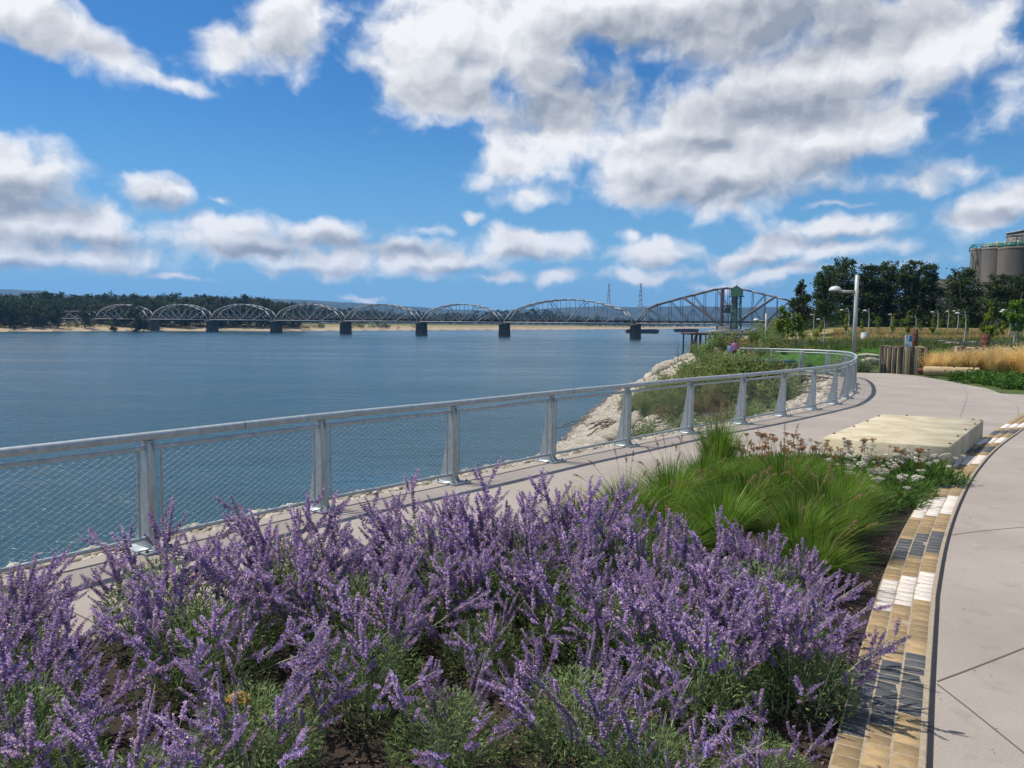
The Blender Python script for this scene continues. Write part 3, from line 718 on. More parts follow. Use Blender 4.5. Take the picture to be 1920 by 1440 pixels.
def span(s0, s1, hts, name, m, heavy=1.0, portal=True):
    """one truss span: heights of the top chord at each panel point from end to end"""
    n = len(hts) - 1; S = np.linspace(s0, s1, n + 1)
    dk = MB()
    dk.box((0, 0, 0), (1, 1, 1)); dk = MB()
    a, b = B3(s0 + .4, DZ + 1.7), B3(s1 - .4, DZ + 1.7); dk.beam(a, b, 2 * HW - 1.2, 1.2)
    for w in (-HW, HW):
        dk.beam(B3(s0, DZ, w), B3(s1, DZ, w), .6, .8, mat=1)
    for s in S: dk.beam(B3(s, DZ + .5, -HW), B3(s, DZ + .5, HW), .5, 1.1)
    sp_ = obj('truss_span', dk.mesh('truss_span', [M_DECK, m]), bridge)
    for w in (-HW, HW):
        tc_ = MB()
        for i in range(n):
            a_, b_ = (S[i], hts[i]), (S[i + 1], hts[i + 1])
            tc_.beam(B3(a_[0], DZ + a_[1], w), B3(b_[0], DZ + b_[1], w), .75 * heavy, .85 * heavy)
        obj('top_chord', tc_.mesh('top_chord', [m]), sp_)
        for i in range(1, n):
            member('vertical', B3(S[i], DZ, w), B3(S[i], DZ + hts[i], w), .38, .38, sp_, m)
        for i in range(1, n - 1):
            # crossed web: main diagonals towards the middle every second panel
            lo, hi = (i + 1, i) if i < n / 2 else (i, i + 1)
            if hts[hi] < .1: continue
            if (min(i, n - 1 - i)) % 2 == 1:
                a_ = i; b_ = min(i + 2, n - 1)
                if i < n / 2: member('diagonal', B3(S[a_], DZ + hts[a_], w), B3(S[b_], DZ, w), .55, .45, sp_, m)
                else:
                    a_ = i + 1; b_ = max(i - 1, 1); member('diagonal', B3(S[a_], DZ + hts[a_], w), B3(S[b_], DZ, w), .55, .45, sp_, m)
            mid = .5 * hts[lo]
            member('sub_diagonal', B3(S[lo], DZ + (mid if i % 2 else 0), w), B3(S[hi], DZ + (hts[hi] * .5 if not i % 2 else 0), w), .3, .3, sp_, m)
    tb = MB()
    for i in range(1, n):
        if hts[i] > 6:
            tb.beam(B3(S[i], DZ + hts[i], -HW), B3(S[i], DZ + hts[i], HW), .35, .35)
            if i < n - 1 and hts[i + 1] > 6:
                tb.beam(B3(S[i], DZ + hts[i], -HW), B3(S[i + 1], DZ + hts[i + 1], HW), .25, .25); tb.beam(B3(S[i], DZ + hts[i], HW), B3(S[i + 1], DZ + hts[i + 1], -HW), .25, .25)
    obj('top_bracing', tb.mesh('top_bracing', [m]), sp_)
    return sp_
def camber(n, peak, shoulder):
    x = np.linspace(-1, 1, n + 1); h = peak - (peak - shoulder) * np.abs(x / (1 - 2 / n)) ** 2.1; h[0] = h[-1] = 0; return h
PIER_S = [0, 114, 195, 276, 357, 438, 519, 600]
span(.8, 113.2, camber(14, 19.0, 9.5), 'main', M_TRUSS, 1.15)
for a, b in zip(PIER_S[1:-1], PIER_S[2:]):
    span(a + .7, b - .7, camber(10, 15.4, 8.6), 'side', M_TRUSS)
span(600.7, 660, np.array([0, 8, 8, 8, 8, 0.]), 'end', M_TRUSS)
# swing span: rises to the centre
xs = np.linspace(-1, 1, 17); hs = np.interp(np.abs(xs), [0, .13, .5, .8, .875, 1.0], [27.3, 26.6, 20.0, 14.2, 11.8, 0]); hs[0] = hs[-1] = 0
span(-142, -.8, hs, 'swing', M_TRUSSR, 1.3)
for w in (-HW, HW):
    for q in (-4.2, 4.2):
        member('centre_post', B3(-71 + q, DZ - 2.5, w), B3(-71 + q, DZ + 26.6, w), 1.5, 1.3, bridge, M_TRUSSR)
    for q in (-1, 1):
        member('main_brace', B3(-71 + q * 5, DZ, w), B3(-71 + q * 34, DZ + 20.5, w), 1.3, 1.1, bridge, M_TRUSSR)
def pier(s, big=False):
    m_ = MB(); a = BN; d = BD; rz = math.atan2(BN[1], BN[0])
    prof = []
    th = np.linspace(0, 2 * math.pi, 20, endpoint=False)
    rings = []
    for z, k in ((WATER_Z - 4, 1.12), (DZ - 1.9, 1.0), (DZ - 1.9, 1.13), (DZ - 1.0, 1.13), (DZ - 1.0, .95), (DZ - .45, .95)):
        x = np.sign(np.cos(th)) * 3.4 + 3.0 * np.cos(th); y = 3.5 * np.sin(th)
        P2 = BO + BD * s + (x[:, None] * BN + y[:, None] * BD) * k
        rings.append(np.column_stack([P2, np.full(20, z)]))
    V = np.concatenate(rings); Fc = [[i * 20 + j, i * 20 + (j + 1) % 20, (i + 1) * 20 + (j + 1) % 20, (i + 1) * 20 + j] for i in range(5) for j in range(20)]
    m_.add(V, Fc); m_.add(rings[-1], [list(range(20))])
    obj('pier', m_.mesh('pier', [M_PIER]), bridge)
for s in PIER_S: pier(s)
pm_ = MB(); c = B3(-71, 0); pm_.lathe([(8, WATER_Z - 4), (8, DZ - 1.5), (0, DZ - 1.5)], (c[0], c[1], 0), 24); obj('pivot_pier', pm_.mesh('pivot_pier', [M_PIER]), bridge)
# control cabin hung in the swing span
c = B3(-70, DZ + 11, -1); m_ = MB(); rzb = math.atan2(BD[1], BD[0])
m_.box(c, (8.0, 6, 6.0), rzb); cab = obj('control_cabin', m_.mesh('control_cabin', [M_GREY]), bridge)
m_ = MB(); m_.box(c + [0, 0, 3.3], (8.6, 6.6, .7), rzb); m_.box(c - [0, 0, 3.2], (9.4, 7.4, .4), rzb); obj('roof', m_.mesh('roof', [mat('cabin_roof', (.6, .6, .58), .6)]), cab)
for k in (-2.4, 0, 2.4):
    m_ = MB(); m_.box(c + np.array([*(BD * k + BN * 3.0), .3]), (1.5, .12, 2.4), rzb); m_.box(c + np.array([*(BD * k - BN * 3.0), .3]), (1.5, .12, 2.4), rzb); obj('window', m_.mesh('window', [M_GLASS]), cab)

# green machinery tower beside the swing span
def green_tower():
    Y = 560.0; p = at_depth(1380, 600, Y); cx, cy = p[0], p[1]
    k = Y / F
    z0 = WATER_Z + 3; zt = EYE[2] + (611 - 556) * k; zr = EYE[2] + (611 - 544) * k; zp = EYE[2] + (611 - 537) * k
    e = empty('control_tower', (cx, cy, z0), label='green gabled control house on a green lattice tower beside the swing span', cat='tower')
    rz = -.35; c_, s_ = math.cos(rz), math.sin(rz)
    Q = lambda x, y, z: np.array([cx + c_ * x - s_ * y, cy + s_ * x + c_ * y, z])
    hw, hd = 4.1, 4.3
    m_ = MB()
    poly = [(-hw, zt), (hw, zt), (hw, zr), (0, zp), (-hw, zr)]
    m_.prism(poly, (cx, cy, 0), (c_, s_, 0), (0, 0, 1), (-s_, c_, 0), 2 * hd); obj('house', m_.mesh('house', [M_GREEN]), e)
    m_ = MB()
    for sx in (-1, 1):
        m_.add([Q(sx * (hw + .4), -hd - .4, zr - .1), Q(sx * (hw + .4), hd + .4, zr - .1), Q(0, hd + .4, zp + .25), Q(0, -hd - .4, zp + .25), Q(sx * (hw + .4), -hd - .4, zr - .4), Q(sx * (hw + .4), hd + .4, zr - .4), Q(0, hd + .4, zp - .05), Q(0, -hd - .4, zp - .05)],
               [[0, 1, 2, 3], [7, 6, 5, 4], [0, 4, 5, 1], [2, 6, 7, 3], [0, 3, 7, 4], [1, 5, 6, 2]])
    obj('roof', m_.mesh('roof', [mat('tower_roof', (.07, .08, .06), .8)]), e)
    m_ = MB(); m_.beam(Q(0, 0, zp), Q(0, 0, zp + 3.6), .22); obj('mast', m_.mesh('mast', [M_GREY]), e)
    m_ = MB(); m_.box(Q(0, 0, zt - .2), (2 * hw + 2.2, 2 * hd + 2.2, .35), rz); obj('platform', m_.mesh('platform', [M_GREEND]), e)
    br = MB(); lv = np.linspace(z0, zt - .3, 7)
    for sx in (-1, 1):
        for sy in (-1, 1):
            lg = MB(); lg.beam(Q(sx * 3.6, sy * 3.6, z0), Q(sx * 2.9, sy * 2.9, zt - .3), .6); obj('leg', lg.mesh('leg', [M_GREEND]), e)
    for a, b in zip(lv[:-1], lv[1:]):
        for (x1, y1), (x2, y2) in (((-1, -1), (1, -1)), ((1, -1), (1, 1)), ((1, 1), (-1, 1)), ((-1, 1), (-1, -1))):
            br.beam(Q(x1 * 3.3, y1 * 3.3, a), Q(x2 * 3.2, y2 * 3.2, b), .28); br.beam(Q(x2 * 3.3, y2 * 3.3, a), Q(x1 * 3.2, y1 * 3.2, b), .28); br.beam(Q(x1 * 3.2, y1 * 3.2, b), Q(x2 * 3.2, y2 * 3.2, b), .3)
    obj('bracing', br.mesh('bracing', [M_GREEND]), e)
    st = MB(); n_ = 26
    for i in range(n_):
        t = i / n_; st.box(Q(2.0 * math.cos(t * 22), 2.0 * math.sin(t * 22), z0 + (zt - z0) * t), (1.0, .5, .12), t * 22)
    st.tube([Q(0, 0, z0), Q(0, 0, (z0 + zt) / 2), Q(0, 0, zt)], .8, 8); obj('spiral_stair', st.mesh('spiral_stair', [M_GREEND]), e)
    m_ = MB(); m_.lathe([(5.5, WATER_Z - 3), (5.5, z0)], (cx, cy, 0), 16); m_.lathe([(5.5, z0), (0, z0)], (cx, cy, 0), 16); obj('footing', m_.mesh('footing', [M_PIER]), e)
green_tower()

# ------------------------------------------------------------------ old timber dock with railings
M_WOODD = mat('dark_timber', (.045, .032, .025), .95, (.11, .075, .055), 1.2, 6)
M_PALE = mat('pale_rail', (.42, .44, .45), .6, (.55, .56, .56), 1, 4)
def dock():
    X0, X1, Y0, Y1, z = 70.0, 118.0, 296.0, 320.0, -.6
    e = empty('timber_dock', ((X0 + X1) / 2, (Y0 + Y1) / 2, WATER_Z), label='old dark timber dock on piles with pale railings beside the swing span', cat='dock')
    m_ = MB(); m_.box(((X0 + X1) / 2, (Y0 + Y1) / 2, z - .3), (X1 - X0, Y1 - Y0, .5)); obj('deck', m_.mesh('deck', [M_WOODD]), e)
    m_ = MB(); m_.box(((X0 + X1) / 2, Y0 - .25, z - .5), (X1 - X0, .4, .9)); m_.box((X0 - .25, (Y0 + Y1) / 2, z - .5), (.4, Y1 - Y0, .9)); obj('fascia', m_.mesh('fascia', [M_WOODD]), e)
    for x in np.arange(X0 + .5, X1, 3.4):
        for y in (Y0 + .4, Y0 + 8, Y1 - .5):
            if y > Y0 + 1 and x > X0 + 8: continue
            m_ = MB(); dx = random.uniform(-.25, .25); m_.tube([(x + dx, y - random.uniform(0, .4), WATER_Z - 3), (x, y, z - .55)], [.36, .3], 7); obj('pile', m_.mesh('pile', [M_WOODD]), e)
    for dx in (0, 1.3):
        m_ = MB(); m_.tube([(X0 - 3.2 + dx, Y0 - 1.2, WATER_Z - 3), (X0 + .2 + dx * .3, Y0 - .5, z)], [.33, .28], 7); obj('raking_pile', m_.mesh('raking_pile', [mat('rusty_pile', (.09, .04, .028), .9)]), e)
    m_ = MB()
    for x in np.arange(X0 + 4, X1, .45): m_.beam((x, Y0 + .3, z), (x, Y0 + .3, z + 1.15), .07)
    for zz in (z + .25, z + 1.15): m_.beam((X0 + 4, Y0 + .3, zz), (X1, Y0 + .3, zz), .1)
    obj('railing', m_.mesh('railing', [M_PALE]), e)
    m_ = MB(); m_.box((X0 + 9, Y0 + 4, z + .45), (5.5, 2, .8)); obj('storage_box', m_.mesh('storage_box', [M_PALE]), e)
dock()
def car(x, y, z, rz, body, label):
    e = empty('parked_car', (x, y, z), rz, label=label, cat='car')
    mbody = mat('car_paint', body, .3, metal=.2)
    sil = [(-2.15, .32), (2.15, .32), (2.2, .75), (1.95, .95), (1.0, 1.05), (.35, 1.5), (-1.2, 1.55), (-1.95, 1.1), (-2.2, .95)]
    m_ = MB(); m_.prism(sil, (0, 0, 0), (1, 0, 0), (0, 0, 1), (0, -1, 0), 1.7); obj('body', m_.mesh('body', [mbody]), e, world=False)
    m_ = MB(); m_.prism([(.9, 1.05), (.3, 1.45), (-1.15, 1.49), (-1.75, 1.1)], (0, 0, 0), (1, 0, 0), (0, 0, 1), (0, -1, 0), 1.72)
    m_.add([(1.02, -.7, 1.07), (1.02, .7, 1.07), (.40, .65, 1.50), (.40, -.65, 1.50)], [[0, 1, 2, 3]])
    obj('window', m_.mesh('window', [M_GLASS]), e, world=False)
    wm = MB(); th = np.linspace(0, 2 * math.pi, 14, endpoint=False); wm.prism(np.column_stack([.33 * np.cos(th), .33 * np.sin(th)]), (0, 0, 0), (1, 0, 0), (0, 0, 1), (0, 1, 0), .22); wme = wm.mesh('wheel', [M_EDGE])
    for wx in (-1.35, 1.35):
        for wy in (-.78, .78): obj('wheel', wme, e, world=False, loc=(wx, wy, .33))
    lm_ = MB(); lm_.box((0, 0, 0), (.06, .35, .16)); lme = lm_.mesh('headlight', [M_PALE])
    for wy in (-.6, .6): obj('headlight', lme, e, world=False, loc=(2.17, wy, .78))
for px, rz, colr, lab in ((1405, -1.2, (.30, .31, .33), 'silver grey car parked on the timber dock behind the railing'), (1385, -1.3, (.12, .13, .15), 'dark grey car parked on the timber dock left of the silver one')):
    p = at_depth(px, 611, 304.5); car(p[0], 304.5, -.55, rz, colr, lab)

# ------------------------------------------------------------------ pylons and barges
def pylon(px, Y, top_y, label):
    p = at_depth(px, 606, Y); zt = at_depth(px, top_y, Y)[2]; zb = -1.0; H = zt - zb
    e = empty('power_pylon', (p[0], p[1], zb), label=label, cat='pylon', group='pylons beyond the bridge')
    wdt = lambda t: 8.5 * (1 - t) ** 1.35 + 1.3
    lv = [0, .16, .31, .45, .57, .68, .78, .87, .94, 1.0]
    for sx in (-1, 1):
        for sy in (-1, 1):
            m_ = MB()
            for a, b in zip(lv[:-1], lv[1:]):
                m_.beam((p[0] + sx * wdt(a), p[1] + sy * wdt(a), zb + H * a), (p[0] + sx * wdt(b), p[1] + sy * wdt(b), zb + H * b), .75)
            obj('leg', m_.mesh('leg', [M_GREY]), e)
    m_ = MB()
    for a, b in zip(lv[:-1], lv[1:]):
        for sy in (-1, 1):
            m_.beam((p[0] - wdt(a), p[1] + sy * wdt(a), zb + H * a), (p[0] + wdt(b), p[1] + sy * wdt(b), zb + H * b), .45); m_.beam((p[0] + wdt(a), p[1] + sy * wdt(a), zb + H * a), (p[0] - wdt(b), p[1] + sy * wdt(b), zb + H * b), .45)
            m_.beam((p[0] - wdt(b), p[1] + sy * wdt(b), zb + H * b), (p[0] + wdt(b), p[1] + sy * wdt(b), zb + H * b), .4)
    obj('bracing', m_.mesh('bracing', [M_GREY]), e)
    for t in (.72, .8, .97):
        m_ = MB(); m_.beam((p[0] - 7, p[1], zb + H * t), (p[0] + 7, p[1], zb + H * t), .6); obj('cross_arm', m_.mesh('cross_arm', [M_GREY]), e)
pylon(1140.5, 2300, 531, 'left of two tall lattice power pylons behind the main truss span')
pylon(1200.0, 2250, 531, 'right of two tall lattice power pylons behind the pier gap')
M_BARGE = mat('barge_hull', (.028, .03, .034), .7, (.06, .06, .062), .3)
def barge(px0, px1, Y, label):
    a, b = at_depth(px0, 612, Y), at_depth(px1, 612, Y); cx = (a[0] + b[0]) / 2; ln = b[0] - a[0]
    e = empty('barge', (cx, Y, WATER_Z), label=label, cat='barge')
    m_ = MB(); m_.prism([(-ln / 2 + 3, -1), (ln / 2 - 3, -1), (ln / 2, 4.2), (-ln / 2, 4.2)], (cx, Y, WATER_Z), (1, 0, 0), (0, 0, 1), (0, -1, 0), 11); obj('hull', m_.mesh('hull', [M_BARGE]), e)
    m_ = MB(); m_.box((cx, Y, WATER_Z + 4.9), (ln * .86, 8.5, 1.4)); obj('hatch_cover', m_.mesh('hatch_cover', [mat('barge_cover', (.10, .09, .085), .7, (.17, .15, .14), .2)]), e)
    for k in (-.42, .42):
        m_ = MB(); m_.lathe([(.35, 0), (.35, 1), (.5, 1.1), (0, 1.1)], (cx + ln * k * 1.08, Y - 4.5, WATER_Z + 4.2), 8); obj('bitt', m_.mesh('bitt', [M_BARGE]), e)
barge(1172, 1236, 1050, 'low dark barge moored behind the pier right of the main span')
barge(1263, 1310, 1300, 'smaller dark barge farther off under the swing span')

# ------------------------------------------------------------------ trees
M_BARK = mat('bark', (.11, .09, .07), .95, (.20, .17, .14), 3, 6, bump=.4, bscale=12)
M_BARKP = mat('pale_bark', (.22, .19, .15), .95, (.34, .30, .25), 3, 6)
M_LF_FOREST = leafmat('forest_leaf', (.024, .046, .013), (.065, .10, .028), .25)
M_LF_FOREST2 = leafmat('forest_leaf_olive', (.04, .06, .02), (.09, .11, .038), .25)
M_LF_COTTON = leafmat('cottonwood_leaf', (.030, .055, .020), (.085, .125, .045), .3, rough=.45)
M_LF_YOUNG = leafmat('young_tree_leaf', (.13, .19, .02), (.27, .31, .04), .4)
M_LF_YOUNG2 = leafmat('young_green_leaf', (.08, .16, .025), (.16, .24, .04), .4)
M_LF_WILLOW = leafmat('willow_leaf', (.13, .195, .055), (.27, .34, .11), .45)
M_LF_OLIVE = leafmat('olive_leaf', (.17, .175, .06), (.31, .29, .11), .4)
M_LF_RUST = leafmat('rust_leaf', (.18, .11, .05), (.34, .21, .09), .35)
M_LF_GREY = leafmat('grey_green_leaf', (.13, .19, .09), (.24, .30, .15), .35)
M_LF_PINE = leafmat('pine_needle', (.025, .055, .02), (.05, .10, .035), .2)

def crown_points(k, shape, r_):
    """leaf positions for a crown; shape = list of (x, y, z, rx, rz) lobes"""
    sh = np.array(shape, float); vol = sh[:, 3] ** 2 * sh[:, 4]; w = vol ** .8; w /= w.sum()
    n_cl = max(10, k // 26)
    li = r_.choice(len(sh), n_cl, p=w); d = r_.normal(size=(n_cl, 3)); d /= np.linalg.norm(d, axis=1)[:, None]
    rad = r_.random(n_cl) ** .38
    cl = sh[li, :3] + d * rad[:, None] * sh[li][:, [3, 3, 4]]
    ci = r_.integers(0, n_cl, k)
    P = cl[ci] + r_.normal(size=(k, 3)) * (sh[li[ci], 3] * .16)[:, None] * np.array([1, 1, .75])
    out = P - sh[li[ci], :3]
    return P, out
def tree_meshes(seed, H, shape, leafn, leaf, m_leaf, m_bark, tr=.03, trunks=1, limbs=9):
    r_ = np.random.default_rng(seed); tk = MB(); sh = np.array(shape, float)
    for t in range(trunks):
        bx, by = r_.normal(0, H * .03 * (trunks > 1), 2); lean = r_.normal(0, .05, 2) * H * (1 + .8 * (trunks > 1))
        zs = np.linspace(0, H * .8, 6); pts = np.column_stack([bx + lean[0] * (zs / H) ** 1.3 + r_.normal(0, H * .006, 6), by + lean[1] * (zs / H) ** 1.3 + r_.normal(0, H * .006, 6), zs])
        pts[0, 2] = -.3; tk.tube(pts, np.linspace(tr * H, tr * H * .22, 6) / (trunks ** .5), 7)
        for j in range(limbs // trunks + 1):
            i = r_.integers(1, 5); l = sh[r_.integers(len(sh))]; e_ = l[:3] + r_.normal(size=3) * l[[3, 3, 4]] * .45
            if e_[2] < pts[i, 2] + .05 * H: e_[2] = pts[i, 2] + .1 * H
            m_ = (pts[i] + e_) / 2 + r_.normal(size=3) * H * .02 - [0, 0, H * .02]
            tk.tube([pts[i], m_, e_], np.array([.4, .26, .1]) * tr * H, 5)
    P, out = crown_points(leafn, shape, r_)
    keep = P[:, 2] > H * .03; P, out = P[keep], out[keep]; k = len(P)
    D = r_.normal(size=(k, 3)) + out / (np.linalg.norm(out, axis=1)[:, None] + 1e-6) * .5; D[:, 2] -= .25
    Nn = r_.normal(size=(k, 3)) + [0, 0, .9]
    cr = MB(); cr.flakes(P, D, Nn, r_.uniform(.7, 1.35, k) * leaf, r_.uniform(.5, .9, k) * leaf, fold=.15)
    return tk.mesh('trunk', [m_bark]), cr.mesh('crown', [m_leaf])
def plant_tree(name, ms, loc, rz, sc_, label, group=None, cat='tree'):
    e = empty(name, loc, rz, sc_, label, cat, group)
    obj('trunk', ms[0], e, world=False); obj('crown', ms[1], e, world=False)
    return e
def lobes(seed, H, Wd, zlo, n=9, taper=.5):
    r_ = np.random.default_rng(seed); out = []
    for i in range(n):
        t = (i + .5) / n; z = H * (zlo + (1 - zlo) * (.08 + .88 * t)); wz = Wd * (1 - taper * abs(t - .38) ** 1.3 * 1.7)
        a = r_.uniform(0, 6.28); rr_ = wz * .42 * r_.random()
        out.append((rr_ * math.cos(a), rr_ * math.sin(a), z, wz * r_.uniform(.42, .62), H * (1 - zlo) / n * 1.25))
    return out

# far-off wood on the other shore: reads as one mass
def far_wood():
    r_ = np.random.default_rng(3); base = []
    for sd in range(5):
        H = 1.0; P, out = crown_points(620, [(0, 0, .5, .34, .46)] + [(.2 * math.cos(q + sd), .2 * math.sin(q + sd), .38 + .13 * ((q * 7) % 3), .24, .3) for q in (0, 1.3, 2.5, 3.8, 5.0)], np.random.default_rng(sd)); base.append((P, out))
    mbs = [MB(), MB()]
    def put(x, y, z, H, wv):
        P, out = base[r_.integers(5)]; k = len(P); a = r_.uniform(0, 6.28); c_, s_ = math.cos(a), math.sin(a)
        Q = np.column_stack([P[:, 0] * c_ - P[:, 1] * s_, P[:, 0] * s_ + P[:, 1] * c_, P[:, 2]]) * [H * wv, H * wv, H] + [x, y, z]
        D = r_.normal(size=(k, 3)); Nn = r_.normal(size=(k, 3)) + [0, 0, .8]
        mbs[int(r_.random() < .4)].flakes(Q, D, Nn, r_.uniform(.05, .09, k) * H, r_.uniform(.04, .065, k) * H, fold=.1)
    # left wood: fills the view from the left edge to x = 560
    n = 0
    top = lambda px: np.interp(px, [-200, 0, 60, 100, 180, 300, 380, 450, 500, 540, 570, 600, 650, 760, 900, 960, 1010, 1060, 1150, 1220, 1330], [548, 552, 550, 547, 549, 549, 551, 552, 556, 562, 566, 570, 577, 582, 584, 580, 578, 586, 594, 596, 604])
    for row, (dep, cnt) in enumerate(((46, 170), (75, 180), (115, 180), (170, 180))):
        for i in range(cnt):
            px = -140 + (1330 + 140) * (i + r_.random()) / cnt
            if px > 700 and row == 0: continue
            # shoreline depth along this ray plus dep
            d = ray(px, 612); sl = d[0] / d[1]; ys = np.linspace(560, 3400, 900); h_, la, s_, fa, *_r = height(np.column_stack([sl * ys, ys])); k = np.argmax(fa)
            Y = ys[k] + dep * (1 + (px > 600) * 1.5) + r_.uniform(-14, 14)
            if 560 < px < 1080: Y += 170 + 100 * r_.random()
            else:
                t_ = (BO[0] - sl * BO[1]) / (sl * BD[1] - BD[0]); yb = BO[1] + BD[1] * t_
                if 0 < t_ < 670: Y = max(Y, yb + 16 + (dep - 46) + r_.uniform(-5, 5))
            p = at_depth(px, 605, Y); z = hz1(p[0], Y)
            zt = at_depth(px, top(px) + r_.uniform(-3, 7) + (3 - row) * 4.0, Y)[2]
            H = np.clip(zt - z, 7, 46); put(p[0], Y, z - .5, H, np.clip(26 / H, .8, 1.7)); n += 1
    for px, Y, ht in [(np_, None, None) for np_ in ()]: pass
    # undergrowth along the bank
    for i in range(110):
        px = r_.uniform(-100, 780); d = ray(px, 612); sl = d[0] / d[1]; ys = np.linspace(560, 2000, 700); fa = height(np.column_stack([sl * ys, ys]))[3]; Y = ys[np.argmax(fa)] + r_.uniform(30, 60)
        p = at_depth(px, 605, Y); put(p[0], Y, hz1(p[0], Y) - .5, r_.uniform(4, 9), 2.0)
    for m_, mm in zip(mbs, (M_LF_FOREST, M_LF_FOREST2)):
        obj('far_wood', m_.mesh('far_wood', [mm]), kind='stuff', label=('dark green wood covering the far shore' if mm is M_LF_FOREST else 'olive green trees mixed through the wood on the far shore'), cat='wood')
far_wood()
# single trees in front of the far wood
ft = [tree_meshes(40 + i, 20, lobes(60 + i, 20, 9.5, .04, 8, .5), 1500, 1.15, (M_LF_FOREST, M_LF_FOREST2, M_LF_FOREST)[i], M_BARK, .03, 1, 5) for i in range(3)]
for i, (px, ty, by, v, nm) in enumerate(((255, 566, 617, 0, 'rounded dark tree in front of the arched truss on the far shore'), (160, 572, 616, 1, 'bushy tree at the left end of the truss bridge on the far shore'), (108, 572, 615, 0, 'dark shoreline tree left of the end of the bridge'), (62, 574, 616, 1, 'broad olive tree on the far shore near the left edge'), (18, 560, 615, 2, 'tall dark tree on the far shore at the left edge of the photo'), (86, 541, 612, 2, 'tallest tree rising above the wood on the far left'), (27, 609, 622, 1, 'small round bush on the sandy beach at the far left'), (216, 596, 617, 0, 'low tree on the bank just left of the rounded dark tree'))):
    dp = ray(px, 612); sl = dp[0] / dp[1]; ys = np.linspace(560, 1500, 900); fa = height(np.column_stack([sl * ys, ys]))[3]; Y = ys[np.argmax(fa)] + (30 if px not in (86, 27) else (120 if px == 86 else 9))
    if px in (255, 216): Y = min(Y, 690 + 60)
    p = at_depth(px, by, Y); z = hz1(p[0], Y); H = at_depth(px, ty, Y)[2] - z
    plant_tree('shore_tree', ft[v], (p[0], Y, z), i * 1.3, H / 20.0, nm, 'single trees along the far shore')

# ------------------------------------------------------------------ hills
M_HILL = mat('forested_hill', (.014, .028, .014), .95, (.035, .058, .026), .012, 10)
def ridge(name, Y, prof, label):
    px = np.linspace(prof[0][0], prof[-1][0], 260); ty = np.interp(px, [p[0] for p in prof], [p[1] for p in prof])
    r_ = np.random.default_rng(int(Y)); nz = sum(np.interp(np.arange(260), np.linspace(0, 259, n_), r_.normal(size=n_)) * a for n_, a in ((22, .9), (60, .6), (259, .35)))
    rows = []
    for k, (dy, f) in enumerate(((-900, 0), (-650, .25), (-400, .55), (-180, .85), (0, 1.0), (400, .7), (700, 0))):
        row = []
        for i in range(260):
            q = at_depth(px[i], ty[i] + nz[i] * .6, Y); h = q[2] - WATER_Z
            jig = 1 + .10 * math.sin(i * .7 + k * 2.1) * (0 < f < 1)
            row.append((q[0] * (Y + dy) / Y if f else q[0], Y + dy + 60 * math.sin(i * .35 + k), WATER_Z - 1 + h * f * jig))
        rows.append(row)
    V = np.array(rows).reshape(-1, 3); K = len(rows)
    m_ = MB(); m_.add(V, [[k * 260 + i, k * 260 + i + 1, (k + 1) * 260 + i + 1, (k + 1) * 260 + i] for k in range(K - 1) for i in range(259)])
    obj(name, m_.mesh(name, [M_HILL], True), kind='structure', label=label)
ridge('hills', 7400, [(880, 597), (960, 580), (1040, 577), (1120, 574), (1200, 575), (1300, 573), (1390, 576), (1450, 574), (1540, 578), (1640, 580), (1800, 585), (2100, 590)], 'long blue forested ridge far behind the bridge')
ridge('hills', 6800, [(-300, 535), (-60, 540), (20, 543), (70, 545), (120, 552), (400, 556), (540, 561), (600, 564), (660, 567), (720, 572), (770, 575), (860, 580), (960, 586), (1100, 596)], 'blue forested hills beyond the far shore on the left')

# ------------------------------------------------------------------ sage in the planting bed
M_CALYX = leafmat('sage_calyx', (.24, .155, .355), (.61, .43, .62), .3, c3=(.74, .57, .56), p3=.14)
M_PETAL = leafmat('sage_petal', (.26, .19, .70), (.46, .36, .84), .3)
M_STEMS = leafmat('sage_stem', (.34, .37, .26), (.52, .54, .40), .05)
M_SLEAF = leafmat('sage_leaf', (.085, .14, .04), (.27, .35, .14), .35)
M_GRASS = leafmat('fountain_grass', (.065, .14, .014), (.185, .30, .04), .42)
M_GRASST = leafmat('fountain_grass_tan', (.22, .20, .07), (.36, .31, .13), .3)
M_SEED = leafmat('seed_head', (.24, .16, .085), (.42, .30, .17), .3)
M_YLEAF = leafmat('yarrow_leaf', (.055, .125, .022), (.14, .23, .05), .35)
M_YW = leafmat('yarrow_white', (.58, .54, .42), (.80, .77, .66), .2)
M_YR = leafmat('yarrow_rust', (.24, .10, .04), (.45, .24, .11), .2)

